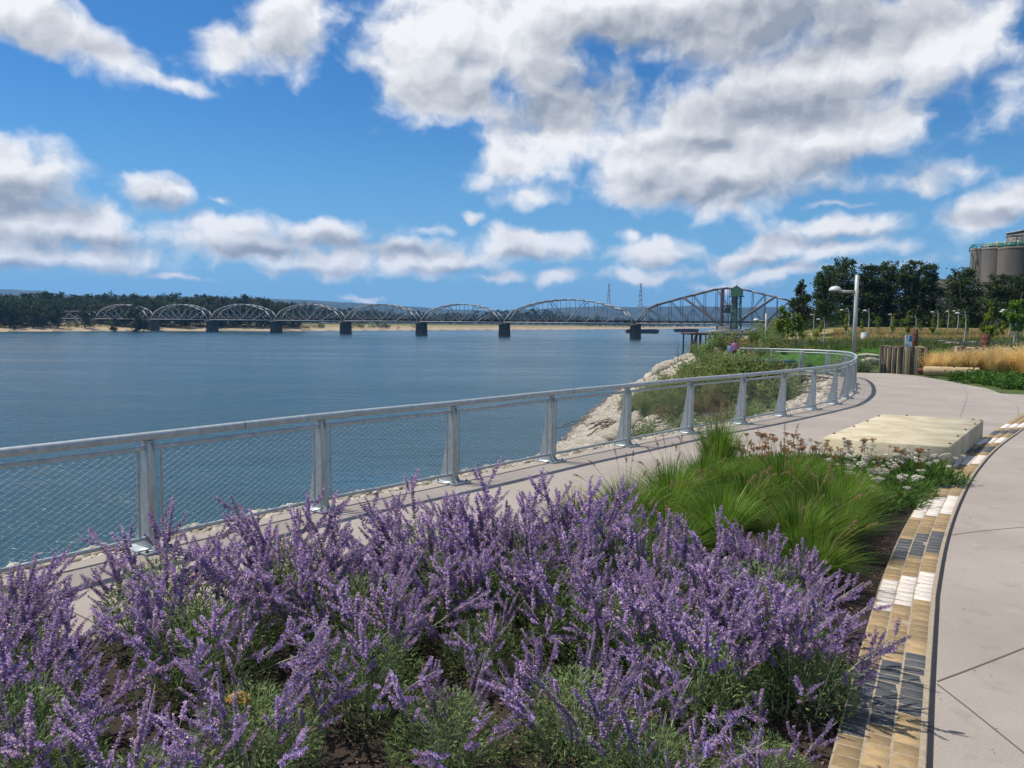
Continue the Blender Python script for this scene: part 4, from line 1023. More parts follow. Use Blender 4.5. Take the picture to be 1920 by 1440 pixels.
def sage_stem(seed):
    """one flowering stem about 0.85 m tall, leaning along +x; returns stem and flower panicle meshes"""
    r_ = np.random.default_rng(seed); st = MB(); fl = MB()
    H = r_.uniform(.74, .95); lean = r_.uniform(.05, .50)
    def axis(t): return np.array([lean * t ** 1.6, .07 * math.sin(3.2 * t + seed) * t, H * t])
    ts = np.linspace(0, 1, 9); A = np.array([axis(t) for t in ts]); st.tube(A, np.linspace(.0058, .002, 9), 4, mat=0)
    def spike(p0, d0, ln, rad, bend):
        d0 = d0 / np.linalg.norm(d0); n = max(4, int(ln / .0175)); P = [np.array(p0)]; d = d0.copy()
        for i in range(n):
            d = d + np.array([0, 0, bend]) / n; d /= np.linalg.norm(d); P.append(P[-1] + d * ln / n)
        P = np.array(P); fl.tube(P[::max(1, n // 4)], .0016, 3, mat=2, caps=False)
        gap = r_.random() < .35
        for i in range(n):
            t = i / n
            rr = rad * (1 - .55 * t ** 2.2) * (.75 + .35 * min(1, t * 5))
            k = 8; c = P[i] + (P[i + 1] - P[i]) * .5; dd = P[i + 1] - P[i]; dd /= np.linalg.norm(dd)
            ref = np.array([0, 0, 1.0]) if abs(dd[2]) < .9 else np.array([1.0, 0, 0]); a = np.cross(dd, ref); a /= np.linalg.norm(a); b = np.cross(dd, a)
            an = r_.uniform(0, 6.28) + np.arange(k) * 2 * math.pi / k + r_.normal(0, .25, k)
            out = np.cos(an)[:, None] * a + np.sin(an)[:, None] * b
            D = out + dd * r_.uniform(.1, .8, k)[:, None]
            C = c + dd * r_.normal(0, .003, k)[:, None]
            fl.flakes(C, D, dd + r_.normal(0, .35, (k, 3)), rr * r_.uniform(.8, 1.2, k), rr * r_.uniform(.62, .9, k), mat=0, fold=.25)
            if r_.random() < .55 and not gap:
                k2 = 2; an = r_.uniform(0, 6.28, k2); out = np.cos(an)[:, None] * a + np.sin(an)[:, None] * b
                fl.flakes(c + out * rr * .7, out + dd * .4 + r_.normal(0, .2, (k2, 3)), dd + r_.normal(0, .4, (k2, 3)), rr * .75, rr * .6, mat=1)
    fl.tube([axis(t) for t in np.linspace(.42, .98, 6)], .0022, 3, mat=2, caps=False)
    spike(axis(.62), axis(1.0) - axis(.62) + r_.normal(0, .02, 3), H * .42 * r_.uniform(.85, 1.15), .027, .2)
    nb = r_.integers(4, 8)
    for j in range(nb):
        t = .46 + .36 * (j // 2) / max(1, (nb - 1) // 2) + r_.uniform(-.02, .02); an = r_.uniform(0, 3.14) + math.pi * (j % 2)
        o = np.array([math.cos(an), math.sin(an), 0]); ax = axis(min(1, t + .05)) - axis(t); ax /= np.linalg.norm(ax)
        p0 = axis(t); base = p0 + (o * .75 + ax) * .05; fl.tube([p0, base], .0016, 3, mat=2, caps=False)
        spike(base, o * r_.uniform(.5, .95) + ax * .9, r_.uniform(.10, .24) * (1.15 - .6 * (t - .46)), .0235, r_.uniform(.1, .5))
    # leaves on the lower stem
    k = 46; t = r_.uniform(.1, .66, k); C = np.array([axis(q) for q in t]); an = r_.uniform(0, 6.28, k)
    D = np.column_stack([np.cos(an), np.sin(an), r_.uniform(.1, 1.0, k)])
    st.flakes(C, D, r_.normal(size=(k, 3)) + [0, 0, 1], r_.uniform(.03, .065, k), r_.uniform(.007, .013, k), mat=1, fold=.15)
    return st.mesh('stem', [M_STEMS, M_SLEAF]), fl.mesh('flower_panicle', [M_CALYX, M_PETAL, M_STEMS])
SAGE = [sage_stem(100 + i) for i in range(14)]
def sage_foliage(seed):
    r_ = np.random.default_rng(seed); m_ = MB(); k = 3400
    a = r_.uniform(0, 6.28, k); q = r_.random(k) ** .6 * .46; z = r_.random(k) ** .75 * .62 * (1 - (q / .62) ** 2)
    C = np.column_stack([q * np.cos(a), q * np.sin(a), z]); D = np.column_stack([np.cos(a) * .6, np.sin(a) * .6, r_.uniform(.1, 1.1, k)]) + r_.normal(0, .5, (k, 3))
    m_.flakes(C, D, r_.normal(size=(k, 3)) + [0, 0, 1], r_.uniform(.035, .075, k), r_.uniform(.006, .014, k), fold=.15)
    for i in range(26):
        an = r_.uniform(0, 6.28); e_ = np.array([math.cos(an) * r_.uniform(.1, .4), math.sin(an) * r_.uniform(.1, .4), r_.uniform(.35, .62)])
        m_.tube([(0, 0, 0), e_ * [.4, .4, .6], e_], [.004, .003, .0015], 3, mat=1)
    return m_.mesh('foliage', [M_SLEAF, M_STEMS])
SFOL = [sage_foliage(7), sage_foliage(8), sage_foliage(9)]
SAGES = [  # x, y, scale, stems, words
 (-3.20, 4.75, .70, 22, 'at the left edge of the bed'), (-2.60, 3.85, .80, 26, 'in the bottom left corner of the photo'), (-2.35, 5.05, .86, 24, 'in front of the nearest railing post'),
 (-1.75, 4.30, .86, 26, 'second along the front from the left corner'), (-1.55, 5.45, .94, 26, 'between the nearest two railing posts'), (-1.20, 3.45, .72, 22, 'low at the bottom edge left of centre'),
 (-.92, 4.75, .90, 26, 'left of the bare mulch gap'), (-.62, 5.85, .98, 28, 'with spikes reaching up to the second railing post'), (-.05, 5.75, 1.03, 30, 'with the tallest spikes at the middle of the bed'),
 (-.30, 3.55, .62, 12, 'small, in the bare mulch at the bottom centre'), (.52, 5.90, .98, 26, 'beside the pale green grass clumps'), (.50, 4.75, .80, 22, 'right of the bare mulch gap'),
 (.32, 3.65, .72, 20, 'at the bottom edge right of centre'), (1.12, 5.15, .86, 24, 'in front of the fountain grass, second from the pavers'), (1.02, 4.05, .78, 24, 'nearest to the charcoal pavers'),
 (1.62, 5.00, .92, 28, 'with one tall branching spike beside the pavers'), (1.88, 5.45, .74, 22, 'hanging over the white pavers'), (-1.95, 3.1, .62, 14, 'cut by the bottom edge on the left'), (1.15, 3.35, .48, 8, 'smallest, at the mulch beside the lowest pavers'),
 (-2.95, 4.3, .74, 20, 'at the far left between the corner and the edge'), (-1.45, 4.95, .9, 26, 'in the middle of the left half'), (-.75, 4.05, .72, 18, 'left of the mulch, in the second row'), (-.45, 5.2, .92, 24, 'behind the bare mulch gap'), (.15, 5.25, .9, 24, 'in the middle of the bed, second row'), (.85, 4.55, .82, 24, 'in the right-hand group, second row'), (1.35, 4.45, .82, 22, 'right of the group near the charcoal pavers'), (.62, 3.2, .66, 16, 'cut by the bottom edge right of the mulch gap'), (-2.2, 3.35, .78, 22, 'in the front row beside the left corner'), (-1.5, 3.0, .62, 16, 'cut by the bottom edge under the orange flower'), (1.0, 5.75, .85, 20, 'farthest back, against the pale grass'), (1.62, 4.2, .7, 18, 'second from the charcoal pavers, low'), (1.75, 4.75, .66, 18, 'at the tan pavers below the white band'), (2.15, 5.8, .56, 14, 'at the white pavers, farthest to the right'), (-.15, 4.55, .6, 12, 'small, in the middle of the bare mulch'),
]
r_ = np.random.default_rng(5)
for i, (x, y, sc_, n, words) in enumerate(SAGES):
    e = empty('sage_plant', (x, y, -.035), r_.uniform(0, 6.28), sc_, 'purple flowering sage ' + words, 'sage', 'sage plants in the bed')
    obj('foliage', SFOL[i % 3], e, world=False, rot=(0, 0, r_.uniform(0, 6.28)))
    n = int(n * .78)
    for j in range(n):
        v = SAGE[r_.integers(len(SAGE))]; an = j * 2.399 + r_.normal(0, .3); q = .06 + .17 * math.sqrt((j + .5) / n)
        tilt = r_.normal(.06, .20) + .26 * (j / n)
        s_ = r_.uniform(.78, 1.12) * (1 - .12 * j / n)
        rot = (Matrix.Rotation(an, 3, 'Z') @ Matrix.Rotation(tilt, 3, 'Y')).to_euler()
        st = obj('stem', v[0], e, world=False, loc=(q * math.cos(an), q * math.sin(an), 0), rot=tuple(rot), scale=(s_,) * 3)
        obj('flower_panicle', v[1], st, world=False)
# dried orange flower head low in the bed
e = empty('dried_flower', (-1.27, 3.5, -.03), label='round orange dried flower head low among the sage at the bottom', cat='flower')
m_ = MB(); m_.tube([(0, 0, 0), (.01, .02, .2), (0, 0, .36)], .004, 4); obj('stem', m_.mesh('stem', [M_STEMS]), e, world=False)
m_ = MB()
for k in range(40):
    q = math.sqrt(k / 40) * .055; a = k * 2.399; m_.blob((q * math.cos(a), q * math.sin(a), .36 + .02 * (1 - (q / .055) ** 2)), .011, k, sub=0)
obj('head', m_.mesh('head', [mat('dried_orange', (.35, .17, .035), .9, (.5, .28, .08), island=True)]), e, world=False)

# ------------------------------------------------------------------ fountain grass
def grass_clump(seed, n, H, spread, tan=.05, seeds=0):
    r_ = np.random.default_rng(seed); m_ = MB(); S = 5
    an = r_.uniform(0, 6.28, n); q = r_.random(n) ** .5 * .10; ln = H * r_.uniform(.7, 1.25, n); out = spread * r_.random(n) ** .75
    ts = np.linspace(0, 1, S); dirs = np.column_stack([np.cos(an), np.sin(an)]); side = np.column_stack([-np.sin(an), np.cos(an), np.zeros(n)])
    V = np.zeros((n, S, 2, 3)); w = r_.uniform(.0026, .0048, n)
    for k, t in enumerate(ts):
        rad = q + out * (t ** 1.5) * ln * 1.0; z = ln * (t - .42 * out * t ** 2.6)
        C = np.column_stack([dirs * rad[:, None], z])
        ww = (w * (1 - t ** 2) + .0004)[:, None] * side
        V[:, k, 0] = C - ww; V[:, k, 1] = C + ww
    idx = np.arange(n * S * 2).reshape(n, S, 2); Fc = np.stack([idx[:, :-1, 0], idx[:, :-1, 1], idx[:, 1:, 1], idx[:, 1:, 0]], -1).reshape(-1, 4)
    mi = (r_.random(n) < tan).astype(int).repeat(S - 1)
    V += r_.normal(0, .006, (n, 1, 1, 3)) * np.linspace(0, 1, S)[None, :, None, None] * 3; m_.v.append(V.reshape(-1, 3)); m_.f.append(Fc); m_.m.append(mi); m_.n += n * S * 2
    bl = m_.mesh('blades', [M_GRASS, M_GRASST])
    sd = None
    if seeds:
        s_ = MB()
        for j in range(seeds):
            a = r_.uniform(0, 6.28); o = r_.uniform(.1, .75) * spread; l = H * r_.uniform(1.05, 1.4)
            P = np.array([[math.cos(a) * o * l * t ** 1.6, math.sin(a) * o * l * t ** 1.6, l * (t - .25 * o * t ** 2.4)] for t in np.linspace(0, 1, 7)])
            s_.tube(P, .0018, 3, mat=1, caps=False)
            d = P[-1] - P[-2]; d /= np.linalg.norm(d); L_ = r_.uniform(.10, .16); k = 70
            t = r_.random(k); C = P[-1] + d * (t * L_)[:, None] * 1.0 + np.array([0, 0, -.02]) * (t ** 2)[:, None]
            D = r_.normal(size=(k, 3)) + d * .9; s_.flakes(C, D, r_.normal(size=(k, 3)), .020 * (1 - .5 * np.abs(t - .4)), .006, mat=0)
        sd = s_.mesh('seed_heads', [M_SEED, M_GRASST])
    return bl, sd
GR = [grass_clump(300, 1300, .60, .8, .05, 3), grass_clump(301, 1300, .64, .95, .07, 8), grass_clump(302, 1200, .56, 1.05, .05, 5)]
GRT = grass_clump(303, 1300, .80, .50, .10, 34)
GRASSES = [(.62, 7.05, 0, .9, 'pale green fountain grass at the left end of the grass row'), (1.15, 7.55, 1, .95, 'fountain grass clump behind the middle sage'), (1.35, 6.55, 2, .95, 'fountain grass clump just behind the right-hand sages'), (1.95, 7.05, 0, 1.05, 'second fountain grass clump behind the right-hand sages'),
 (2.55, 6.75, 1, .95, 'fountain grass clump nearest the lower pavers'), (1.75, 8.35, 1, 1.0, 'fountain grass clump on the promenade edge of the bed'), (2.50, 8.05, 2, 1.05, 'fountain grass clump in the middle of the grass mass'), (3.15, 7.70, 0, 1.0, 'fountain grass clump beside the charcoal pavers'),
 (2.35, 9.25, 0, 1.0, 'fountain grass clump in front of the tall seeded clump'), (3.20, 8.95, 1, 1.05, 'fountain grass clump with pale seed heads below the yarrow'), (3.75, 8.55, 2, .95, 'fountain grass clump beside the second white pavers'), (2.95, 9.85, 2, .9, 'fountain grass clump right of the tall seeded clump'), (3.75, 9.55, 0, .85, 'fountain grass clump among the white yarrow'), (.95, 6.35, 1, .85, 'low fountain grass clump between the sages'), (2.45, 6.15, 2, .85, 'fountain grass clump right behind the sage over the white pavers'), (3.05, 7.1, 1, .85, 'fountain grass clump leaning towards the tan pavers'), (3.5, 8.05, 0, .85, 'fountain grass clump at the pavers above the charcoal band'), (3.95, 9.05, 1, .75, 'fountain grass clump at the pavers below the yarrow'), (1.6, 7.75, 2, .95, 'fountain grass clump at the middle of the promenade side')]
for i, (x, y, v, sc_, lab) in enumerate(GRASSES):
    e = empty('grass_clump', (x, y, -.035), i * 1.7, sc_, lab, 'grass', 'fountain grass in the bed')
    obj('blades', GR[v][0], e, world=False, kind='stuff')
    if GR[v][1]: obj('seed_heads', GR[v][1], e, world=False, kind='stuff')
e = empty('grass_clump', (2.80, 10.35, -.035), 0, 1.0, 'tall upright fountain grass with many tan seed heads left of the bench', 'grass', 'fountain grass in the bed')
obj('blades', GRT[0], e, world=False, kind='stuff'); obj('seed_heads', GRT[1], e, world=False, kind='stuff')

# ------------------------------------------------------------------ yarrow
def yarrow(seed, mhead, n, H):
    r_ = np.random.default_rng(seed); lf = MB(); st = MB(); heads = []
    k = 700; a = r_.uniform(0, 6.28, k); q = r_.random(k) ** .5 * .40
    D = np.column_stack([np.cos(a) * .5, np.sin(a) * .5, r_.uniform(.3, 1.2, k)]) + r_.normal(0, .3, (k, 3))
    lf.flakes(np.column_stack([q * np.cos(a), q * np.sin(a), r_.random(k) * .14]), D, r_.normal(size=(k, 3)) + [0, 0, 1], r_.uniform(.07, .16, k), r_.uniform(.010, .022, k), fold=.2)
    hm = []
    for j in range(n):
        a_ = r_.uniform(0, 6.28); q_ = r_.random() ** .5 * .24; b = np.array([q_ * math.cos(a_), q_ * math.sin(a_), 0]); t = b * [1.5, 1.5, 0] + [0, 0, H * r_.uniform(.65, 1.15)]
        st.tube([b, (b + t) / 2 + r_.normal(0, .01, 3), t], .0026, 3, caps=False)
        hm.append(t)
    return lf.mesh('leaves', [M_YLEAF]), st.mesh('stems', [M_YLEAF if mhead is M_YW else M_YR]), hm
def umbel(seed, mm):
    r_ = np.random.default_rng(seed); m_ = MB()
    for k in range(16):
        q = math.sqrt(k / 16) * .042; a = k * 2.399; z = .012 * (1 - (q / .042) ** 2) + r_.normal(0, .003)
        p = np.array([q * math.cos(a), q * math.sin(a), z]); m_.blob(p, (.0095, .0095, .0055), k, rough=.35, sub=0)
        m_.tube([(0, 0, -.04), p], .0012, 3, caps=False)
    return m_.mesh('flower_head', [mm])
UW = [umbel(1, M_YW), umbel(2, M_YW)]; UR = [umbel(3, M_YR), umbel(4, M_YR)]
YT = [yarrow(10, M_YW, 10, .38), yarrow(11, M_YR, 13, .46), yarrow(12, M_YW, 8, .34)]
YARS = [(3.25, 10.55, 1, 'rust', 'beside the tall seeded grass'), (3.55, 11.05, 1, 'rust', 'behind, nearest the promenade'), (3.95, 11.35, 1, 'rust', 'below the left corner of the bench'), (3.85, 10.55, 1, 'rust', 'in the middle of the rust patch'), (4.35, 10.95, 0, 'white', 'in front of the bench, first from its left corner'), (4.45, 11.6, 1, 'rust', 'tall, against the bench front'), (4.75, 11.35, 0, 'white', 'against the middle of the bench front'),
 (4.95, 10.75, 2, 'white', 'in the middle of the green mat'), (5.30, 11.2, 0, 'white', 'against the right half of the bench front'), (5.65, 10.85, 2, 'white', 'at the right bench corner'), (5.35, 10.3, 0, 'white', 'beside the third charcoal pavers'), (4.75, 10.05, 2, 'white', 'below the green mat, beside the tan pavers'), (4.35, 9.5, 0, 'white', 'beside the second white pavers'), (4.25, 10.25, 1, 'rust', 'low in the green mat'), (4.05, 8.9, 2, 'white', 'lowest, at the edge of the pavers'), (5.95, 11.15, 2, 'white', 'pressed into the right bench corner'), (4.55, 9.15, 0, 'white', 'lapping over the pavers, lowest but one'), (4.95, 9.65, 2, 'white', 'lapping over the pavers below the bench'), (5.45, 10.55, 1, 'rust', 'beside the pavers near the bench corner'), (5.75, 10.45, 0, 'white', 'touching the pavers nearest the bench'), (4.6, 10.4, 2, 'white', 'low at the centre of the mat'), (5.1, 11.45, 1, 'rust', 'short, against the bench front')]
for i, (x, y, v, c, words) in enumerate(YARS):
    e = empty('yarrow_plant', (x, y, -.035), i * 2.1, r_.uniform(.9, 1.1), ('white' if c == 'white' else 'faded rust brown') + ' flat-headed yarrow ' + words, 'yarrow', 'yarrow in front of the bench')
    lf, st, hm = YT[v]; obj('leaves', lf, e, world=False); so = obj('stems', st, e, world=False)
    for t in hm: obj('flower_head', (UW if c == 'white' else UR)[i % 2], so, world=False, loc=tuple(t), rot=(r_.normal(0, .2), r_.normal(0, .2), 0), scale=(r_.uniform(.7, 1.35),) * 3)

# dropped petals and leaf crumbs around the bed
def litter():
    r_ = np.random.default_rng(91); m_ = MB(); k = 2600
    P = np.column_stack([r_.uniform(-4.5, 8, k), r_.uniform(3, 14, k)]); d = np.minimum(seg_dist(P, np.array(BED_LEFT)), seg_dist(P, PAV_R[::8])); ok = ~inside(P, BEDP) & (r_.random(k) < np.exp(-d / .45) + .03); P = P[ok]; k = len(P)
    m_.flakes(np.column_stack([P, .011 + r_.random(k) * .004]), np.column_stack([r_.normal(size=(k, 2)), r_.normal(0, .12, k)]), np.column_stack([r_.normal(0, .25, (k, 2)), np.ones(k)]), r_.uniform(.008, .03, k), r_.uniform(.004, .012, k), fold=.2)
    obj('leaf_litter', m_.mesh('leaf_litter', [mat('litter', (.05, .035, .02), .95, (.26, .18, .16), island=True)]), kind='stuff', label='dropped petals and leaf crumbs on the paving around the bed', cat='litter')
litter()

# ------------------------------------------------------------------ gravel, riprap and driftwood on the bank
M_GRAV2 = mat('gravel_ground', (.22, .19, .145), .95, (.42, .37, .29), 26, 8, bump=.8, bscale=40)
def gravel_strip():
    r_ = np.random.default_rng(21); A = offset(FLINE, .17); B = offset(FLINE, .66); m_ = MB(); n = 5200
    i = r_.integers(8, len(FLINE) - 2, n); t = r_.random(n); u = r_.random(n) ** 1.3
    P = (A[i] * (1 - t[:, None]) + A[i + 1] * t[:, None]) * (1 - u[:, None]) + (B[i] * (1 - t[:, None]) + B[i + 1] * t[:, None]) * u[:, None]
    h = np.maximum(height(P)[0] + .01, np.where(u < .75, -.04, -9))
    V0, F0 = ICO[0]
    s = r_.uniform(.02, .06, n)
    for k in range(n):
        R3 = s[k] * np.array([r_.uniform(.8, 1.5), r_.uniform(.8, 1.3), r_.uniform(.5, .8)]); a = r_.uniform(0, 3.14)
        V = V0 * (1 + .25 * (r_.random((12, 1)) - .5)) * R3; c_, s_ = math.cos(a), math.sin(a)
        V = np.column_stack([V[:, 0] * c_ - V[:, 1] * s_, V[:, 0] * s_ + V[:, 1] * c_, V[:, 2]])
        m_.add(V + [P[k, 0], P[k, 1], h[k] + R3[2] * .35], F0)
    obj('gravel', m_.mesh('gravel', [M_GRAV]), kind='stuff', label='pale gravel strip behind the railing', cat='gravel')
    # ballast under it
    q = offset(FLINE, .35)
    strip('gravel_bed', q, .40, -.045, M_GRAV2, kind='structure', label='pale gravel bed along the river side of the railing')
gravel_strip()
def bank_stones():
    r_ = np.random.default_rng(23); m_ = MB(); V0, F0 = ICO[0]
    P = np.vstack([np.column_stack([r_.uniform(2, 15, 9000), r_.uniform(17, 38, 9000)]), np.column_stack([r_.uniform(-6, 6, 5000), r_.uniform(9, 24, 5000)])])
    h, la, sh, fa, dt, ds, df = height(P); ok = sh & ~la & (dt < 5) & (dt > .2) & ((P[:, 0] > 6.5) | (r_.random(len(P)) < .35)); P, h = P[ok], h[ok]
    for (x, y), z in zip(P, h):
        s = r_.uniform(.05, .17); R3 = s * np.array([r_.uniform(.9, 1.5), r_.uniform(.7, 1.2), r_.uniform(.5, .8)]); a = r_.uniform(0, 3.14); c_, s_ = math.cos(a), math.sin(a)
        V = V0 * (1 + .3 * (r_.random((12, 1)) - .5)) * R3; V = np.column_stack([V[:, 0] * c_ - V[:, 1] * s_, V[:, 0] * s_ + V[:, 1] * c_, V[:, 2]]); m_.add(V + [x, y, z + R3[2] * .3], F0)
    obj('bank_stones', m_.mesh('bank_stones', [M_GRAV]), kind='stuff', label='broken pale stone on the slope inside the railing curve', cat='rocks')
bank_stones()
def rock_mesh(seed, m):
    r_ = np.random.default_rng(seed); V, Fc = ICO[1]
    W_ = V.copy()
    for _ in range(7):          # cut flat facets
        n = r_.normal(size=3); n /= np.linalg.norm(n); d = W_ @ n; lim = r_.uniform(.55, .85); W_ = W_ - np.maximum(d - lim, 0)[:, None] * n
    m_ = MB(); m_.add(W_ * [1.15, .9, .7], Fc); return m_.mesh('boulder', [m])
ROCKS = [rock_mesh(i, M_STONE) for i in range(5)]; ROCKD = [rock_mesh(9 + i, M_STONED) for i in range(3)]
r_ = np.random.default_rng(33)
def riprap():
    m_ = MB(); V0, F0 = ICO[0]; n = 0
    # dense stones over the lower bank
    cand_ = []
    for k in range(9000):
        y = 30 + 190 * r_.random() ** 1.6; x = np.interp(y, SHORE[:, 1], SHORE[:, 0]) + r_.uniform(-.4, 13)
        cand_.append((x, y))
    P = np.array(cand_); h, la, sh, fa, dt, ds, df = height(P); ok = sh & ~la & (ds > .1) & ((ds / (dt + ds)) < .72)
    P, h, ds = P[ok], h[ok], ds[ok]
    D_ = MB()
    for (x, y), z, d in zip(P, h, ds):
        s = r_.uniform(.22, .62) * (1 + y / 260); R3 = s * np.array([r_.uniform(.9, 1.5), r_.uniform(.7, 1.1), r_.uniform(.5, .8)]); a = r_.uniform(0, 3.14); c_, s_ = math.cos(a), math.sin(a)
        V = V0 * (1 + .35 * (r_.random((12, 1)) - .5)) * R3; V = np.column_stack([V[:, 0] * c_ - V[:, 1] * s_, V[:, 0] * s_ + V[:, 1] * c_, V[:, 2]])
        (D_ if d < 1.1 else m_).add(V + [x, y, z + R3[2] * .3], F0)
    obj('riprap', m_.mesh('riprap', [M_STONE]), kind='stuff', label='pale riprap stones covering the river bank', cat='rocks')
    obj('riprap', D_.mesh('riprap', [M_STONED]), kind='stuff', label='dark wet stones along the waterline', cat='rocks')
riprap()
k = 0
BPX = ((1262, 690, 1.1), (1245, 702, 1.2), (1280, 684, 1.0), (1225, 712, 1.0), (1205, 722, .9), (1298, 676, 1.0), (1120, 800, .75), (1085, 812, .7), (1140, 790, .6), (1060, 828, .65), (1150, 812, .6), (1105, 828, .55), (1209, 770, .7), (1220, 790, .55), (1075, 842, .5), (1193, 745, .7), (1380, 680, .8), (1360, 684, .7), (1405, 680, .7))
BORD = {q: i for i, q in enumerate(sorted(b[0] for b in BPX))}
for px, py, s in BPX:
    p = hit(px, py); s *= max(.5, p[1] / 62)
    obj('boulder', ROCKS[k % 5], loc=(p[0], p[1], p[2] + .1 * s), rot=(0, 0, k * 1.3), scale=(s, s, s), label=f'pale angular boulder among the bank riprap, {ORD[BORD[px]]} from the left', cat='boulder', group='boulders on the bank'); k += 1
# driftwood branches caught on the rocks
M_DRIFT = mat('driftwood', (.045, .032, .022), .95, (.12, .09, .065), 3)
p0 = hit(1146, 815); e = empty('driftwood', tuple(p0), label='tangle of dark bare branches lying on the rocks by the water', cat='driftwood')
for j in range(34):
    a = r_.uniform(-.5, .9); l = r_.uniform(.5, 1.5); b = p0 + [r_.normal(0, .8), r_.normal(0, .8), r_.uniform(0, .8)]
    d = np.array([math.cos(a) * l, r_.normal(0, .4) * l, r_.uniform(.0, .5) * l]); m_ = MB(); m_.tube([b - d * .4, b + r_.normal(0, .1, 3), b + d * .6], [.035, .025, .010], 5); obj('branch', m_.mesh('branch', [M_DRIFT]), e)
p0 = hit(1272, 688); e = empty('bare_snag', tuple(p0), label='thin bare dead twigs standing on the rocks against the water', cat='snag')
for j in range(7):
    l = r_.uniform(1.5, 3.6) * p0[1] / 80; d = np.array([r_.normal(0, .35), r_.normal(0, .3), 1.0]); m_ = MB(); m_.tube([p0 + [0, 0, -.2], p0 + d * l * .5 + r_.normal(0, .08, 3), p0 + d * l], [.05, .035, .012], 4); obj('twig', m_.mesh('twig', [M_DRIFT]), e)

# ------------------------------------------------------------------ shrubs
def shrub_mesh(seed, m_leaf, n=900, leaf=.11, Wd=.75, H=1.0, narrow=.38, up=.5):
    r_ = np.random.default_rng(seed); m_ = MB(); nst = 16
    C = []; Dd = []
    for j in range(nst):
        a = r_.uniform(0, 6.28); o = r_.random() ** .6 * Wd; e_ = np.array([math.cos(a) * o, math.sin(a) * o, H * r_.uniform(.55, 1.05) * (1 - .35 * o / Wd)])
        mid = e_ * [.35, .35, .55]; m_.tube([(0, 0, -.1), mid, e_], [.014, .009, .003], 3, mat=1)
        k = n // nst; t = r_.uniform(.15, 1, k)[:, None]; P = np.where(t < .5, mid * (t / .5), mid + (e_ - mid) * ((t - .5) / .5)) + r_.normal(0, .085 * Wd / .75, (k, 3))
        C.append(P); Dd.append(r_.normal(size=(k, 3)) * .8 + [math.cos(a) * .5, math.sin(a) * .5, up])
    C = np.concatenate(C); Dd = np.concatenate(Dd); k = len(C); C[:, 2] = np.abs(C[:, 2])
    m_.flakes(C, Dd, r_.normal(size=(k, 3)) + [0, 0, 1], r_.uniform(.7, 1.3, k) * leaf, r_.uniform(.7, 1.3, k) * leaf * narrow, fold=.12)
    return m_.mesh('shrub', [m_leaf, M_BARK])
SHR = {'willow': [shrub_mesh(400 + i, M_LF_WILLOW, 1300, .13, .8, 1.15, .28) for i in range(3)], 'olive': [shrub_mesh(410 + i, M_LF_OLIVE, 1000, .10, .8, .9, .4) for i in range(2)], 'rust': [shrub_mesh(420, M_LF_RUST, 800, .09, .7, .8, .5)], 'grey': [shrub_mesh(430 + i, M_LF_GREY, 900, .10, .75, .7, .25) for i in range(2)], 'pine': [shrub_mesh(440, M_LF_PINE, 1800, .13, .62, 1.1, .12, .9)], 'cover': [shrub_mesh(450 + i, leafmat('groundcover_leaf', (.045, .12, .018), (.10, .20, .035), .35), 700, .12, .8, .4, .6) for i in range(2)]}
SHRN = {}
def shrub(kind, x, y, sc_, label, group, z=None, sq=1.0):
    ms = SHR[kind]; SHRN[kind] = SHRN.get(kind, 0) + 1; z = hz1(x, y) if z is None else z
    return obj('shrub', ms[SHRN[kind] % len(ms)], loc=(x, y, z - .04), rot=(0, 0, SHRN[kind] * 1.9), scale=(sc_, sc_, sc_ * sq), label=label, cat='shrub', group=group)
# thicket on the bank behind the railing, left to right
thick = []
for px in np.arange(1178, 1470, 21):
    for py in (708, 724, 740, 757, 774, 790):
        if py > 800 - (px - 1178) * .17 + 10: continue
        if px < 1230 and py < 745: continue
        p = hit(px + r_.uniform(-9, 9), py + r_.uniform(-8, 8))
        if p[1] > 75 or seg_dist(p[None, :2], FLINE)[0] < .9: continue
        kd = r_.choice(['willow', 'willow', 'willow', 'olive', 'rust' if px < 1290 else 'olive'])
        thick.append((px, kd, p, np.clip(.042 * p[1], .55, 1.5) * r_.uniform(.85, 1.2)))
for kk in range(int(len(FLINE) * .30), int(len(FLINE) * .66), 2):
    o_ = r_.uniform(1.0, 3.4); T_f = FLINE[kk + 1] - FLINE[kk - 1]; T_f /= np.linalg.norm(T_f); q = FLINE[kk] + np.array([-T_f[1], T_f[0]]) * o_
    px_ = proj((q[0], q[1], hz1(*q)))[0]
    if 1165 < px_ < 1455: thick.append((px_, r_.choice(['willow', 'willow', 'olive', 'rust' if px_ < 1260 else 'willow']), np.array([q[0], q[1], hz1(*q)]), r_.uniform(.6, .95)))
thick.sort(key=lambda q: q[0])
cnt = {}
NM = {'willow': 'green willowy', 'olive': 'olive green', 'rust': 'reddish brown dry', 'grey': 'grey-green', 'pine': 'dark green pine-like'}
for px, kd, p, s in thick:
    cnt[kd] = cnt.get(kd, 0) + 1
    shrub(kd, p[0], p[1], s, f'{NM[kd]} shrub behind the railing, {ORD[min(cnt[kd] - 1, 49)]} of its kind from the left', 'shrubs on the river bank', p[2])
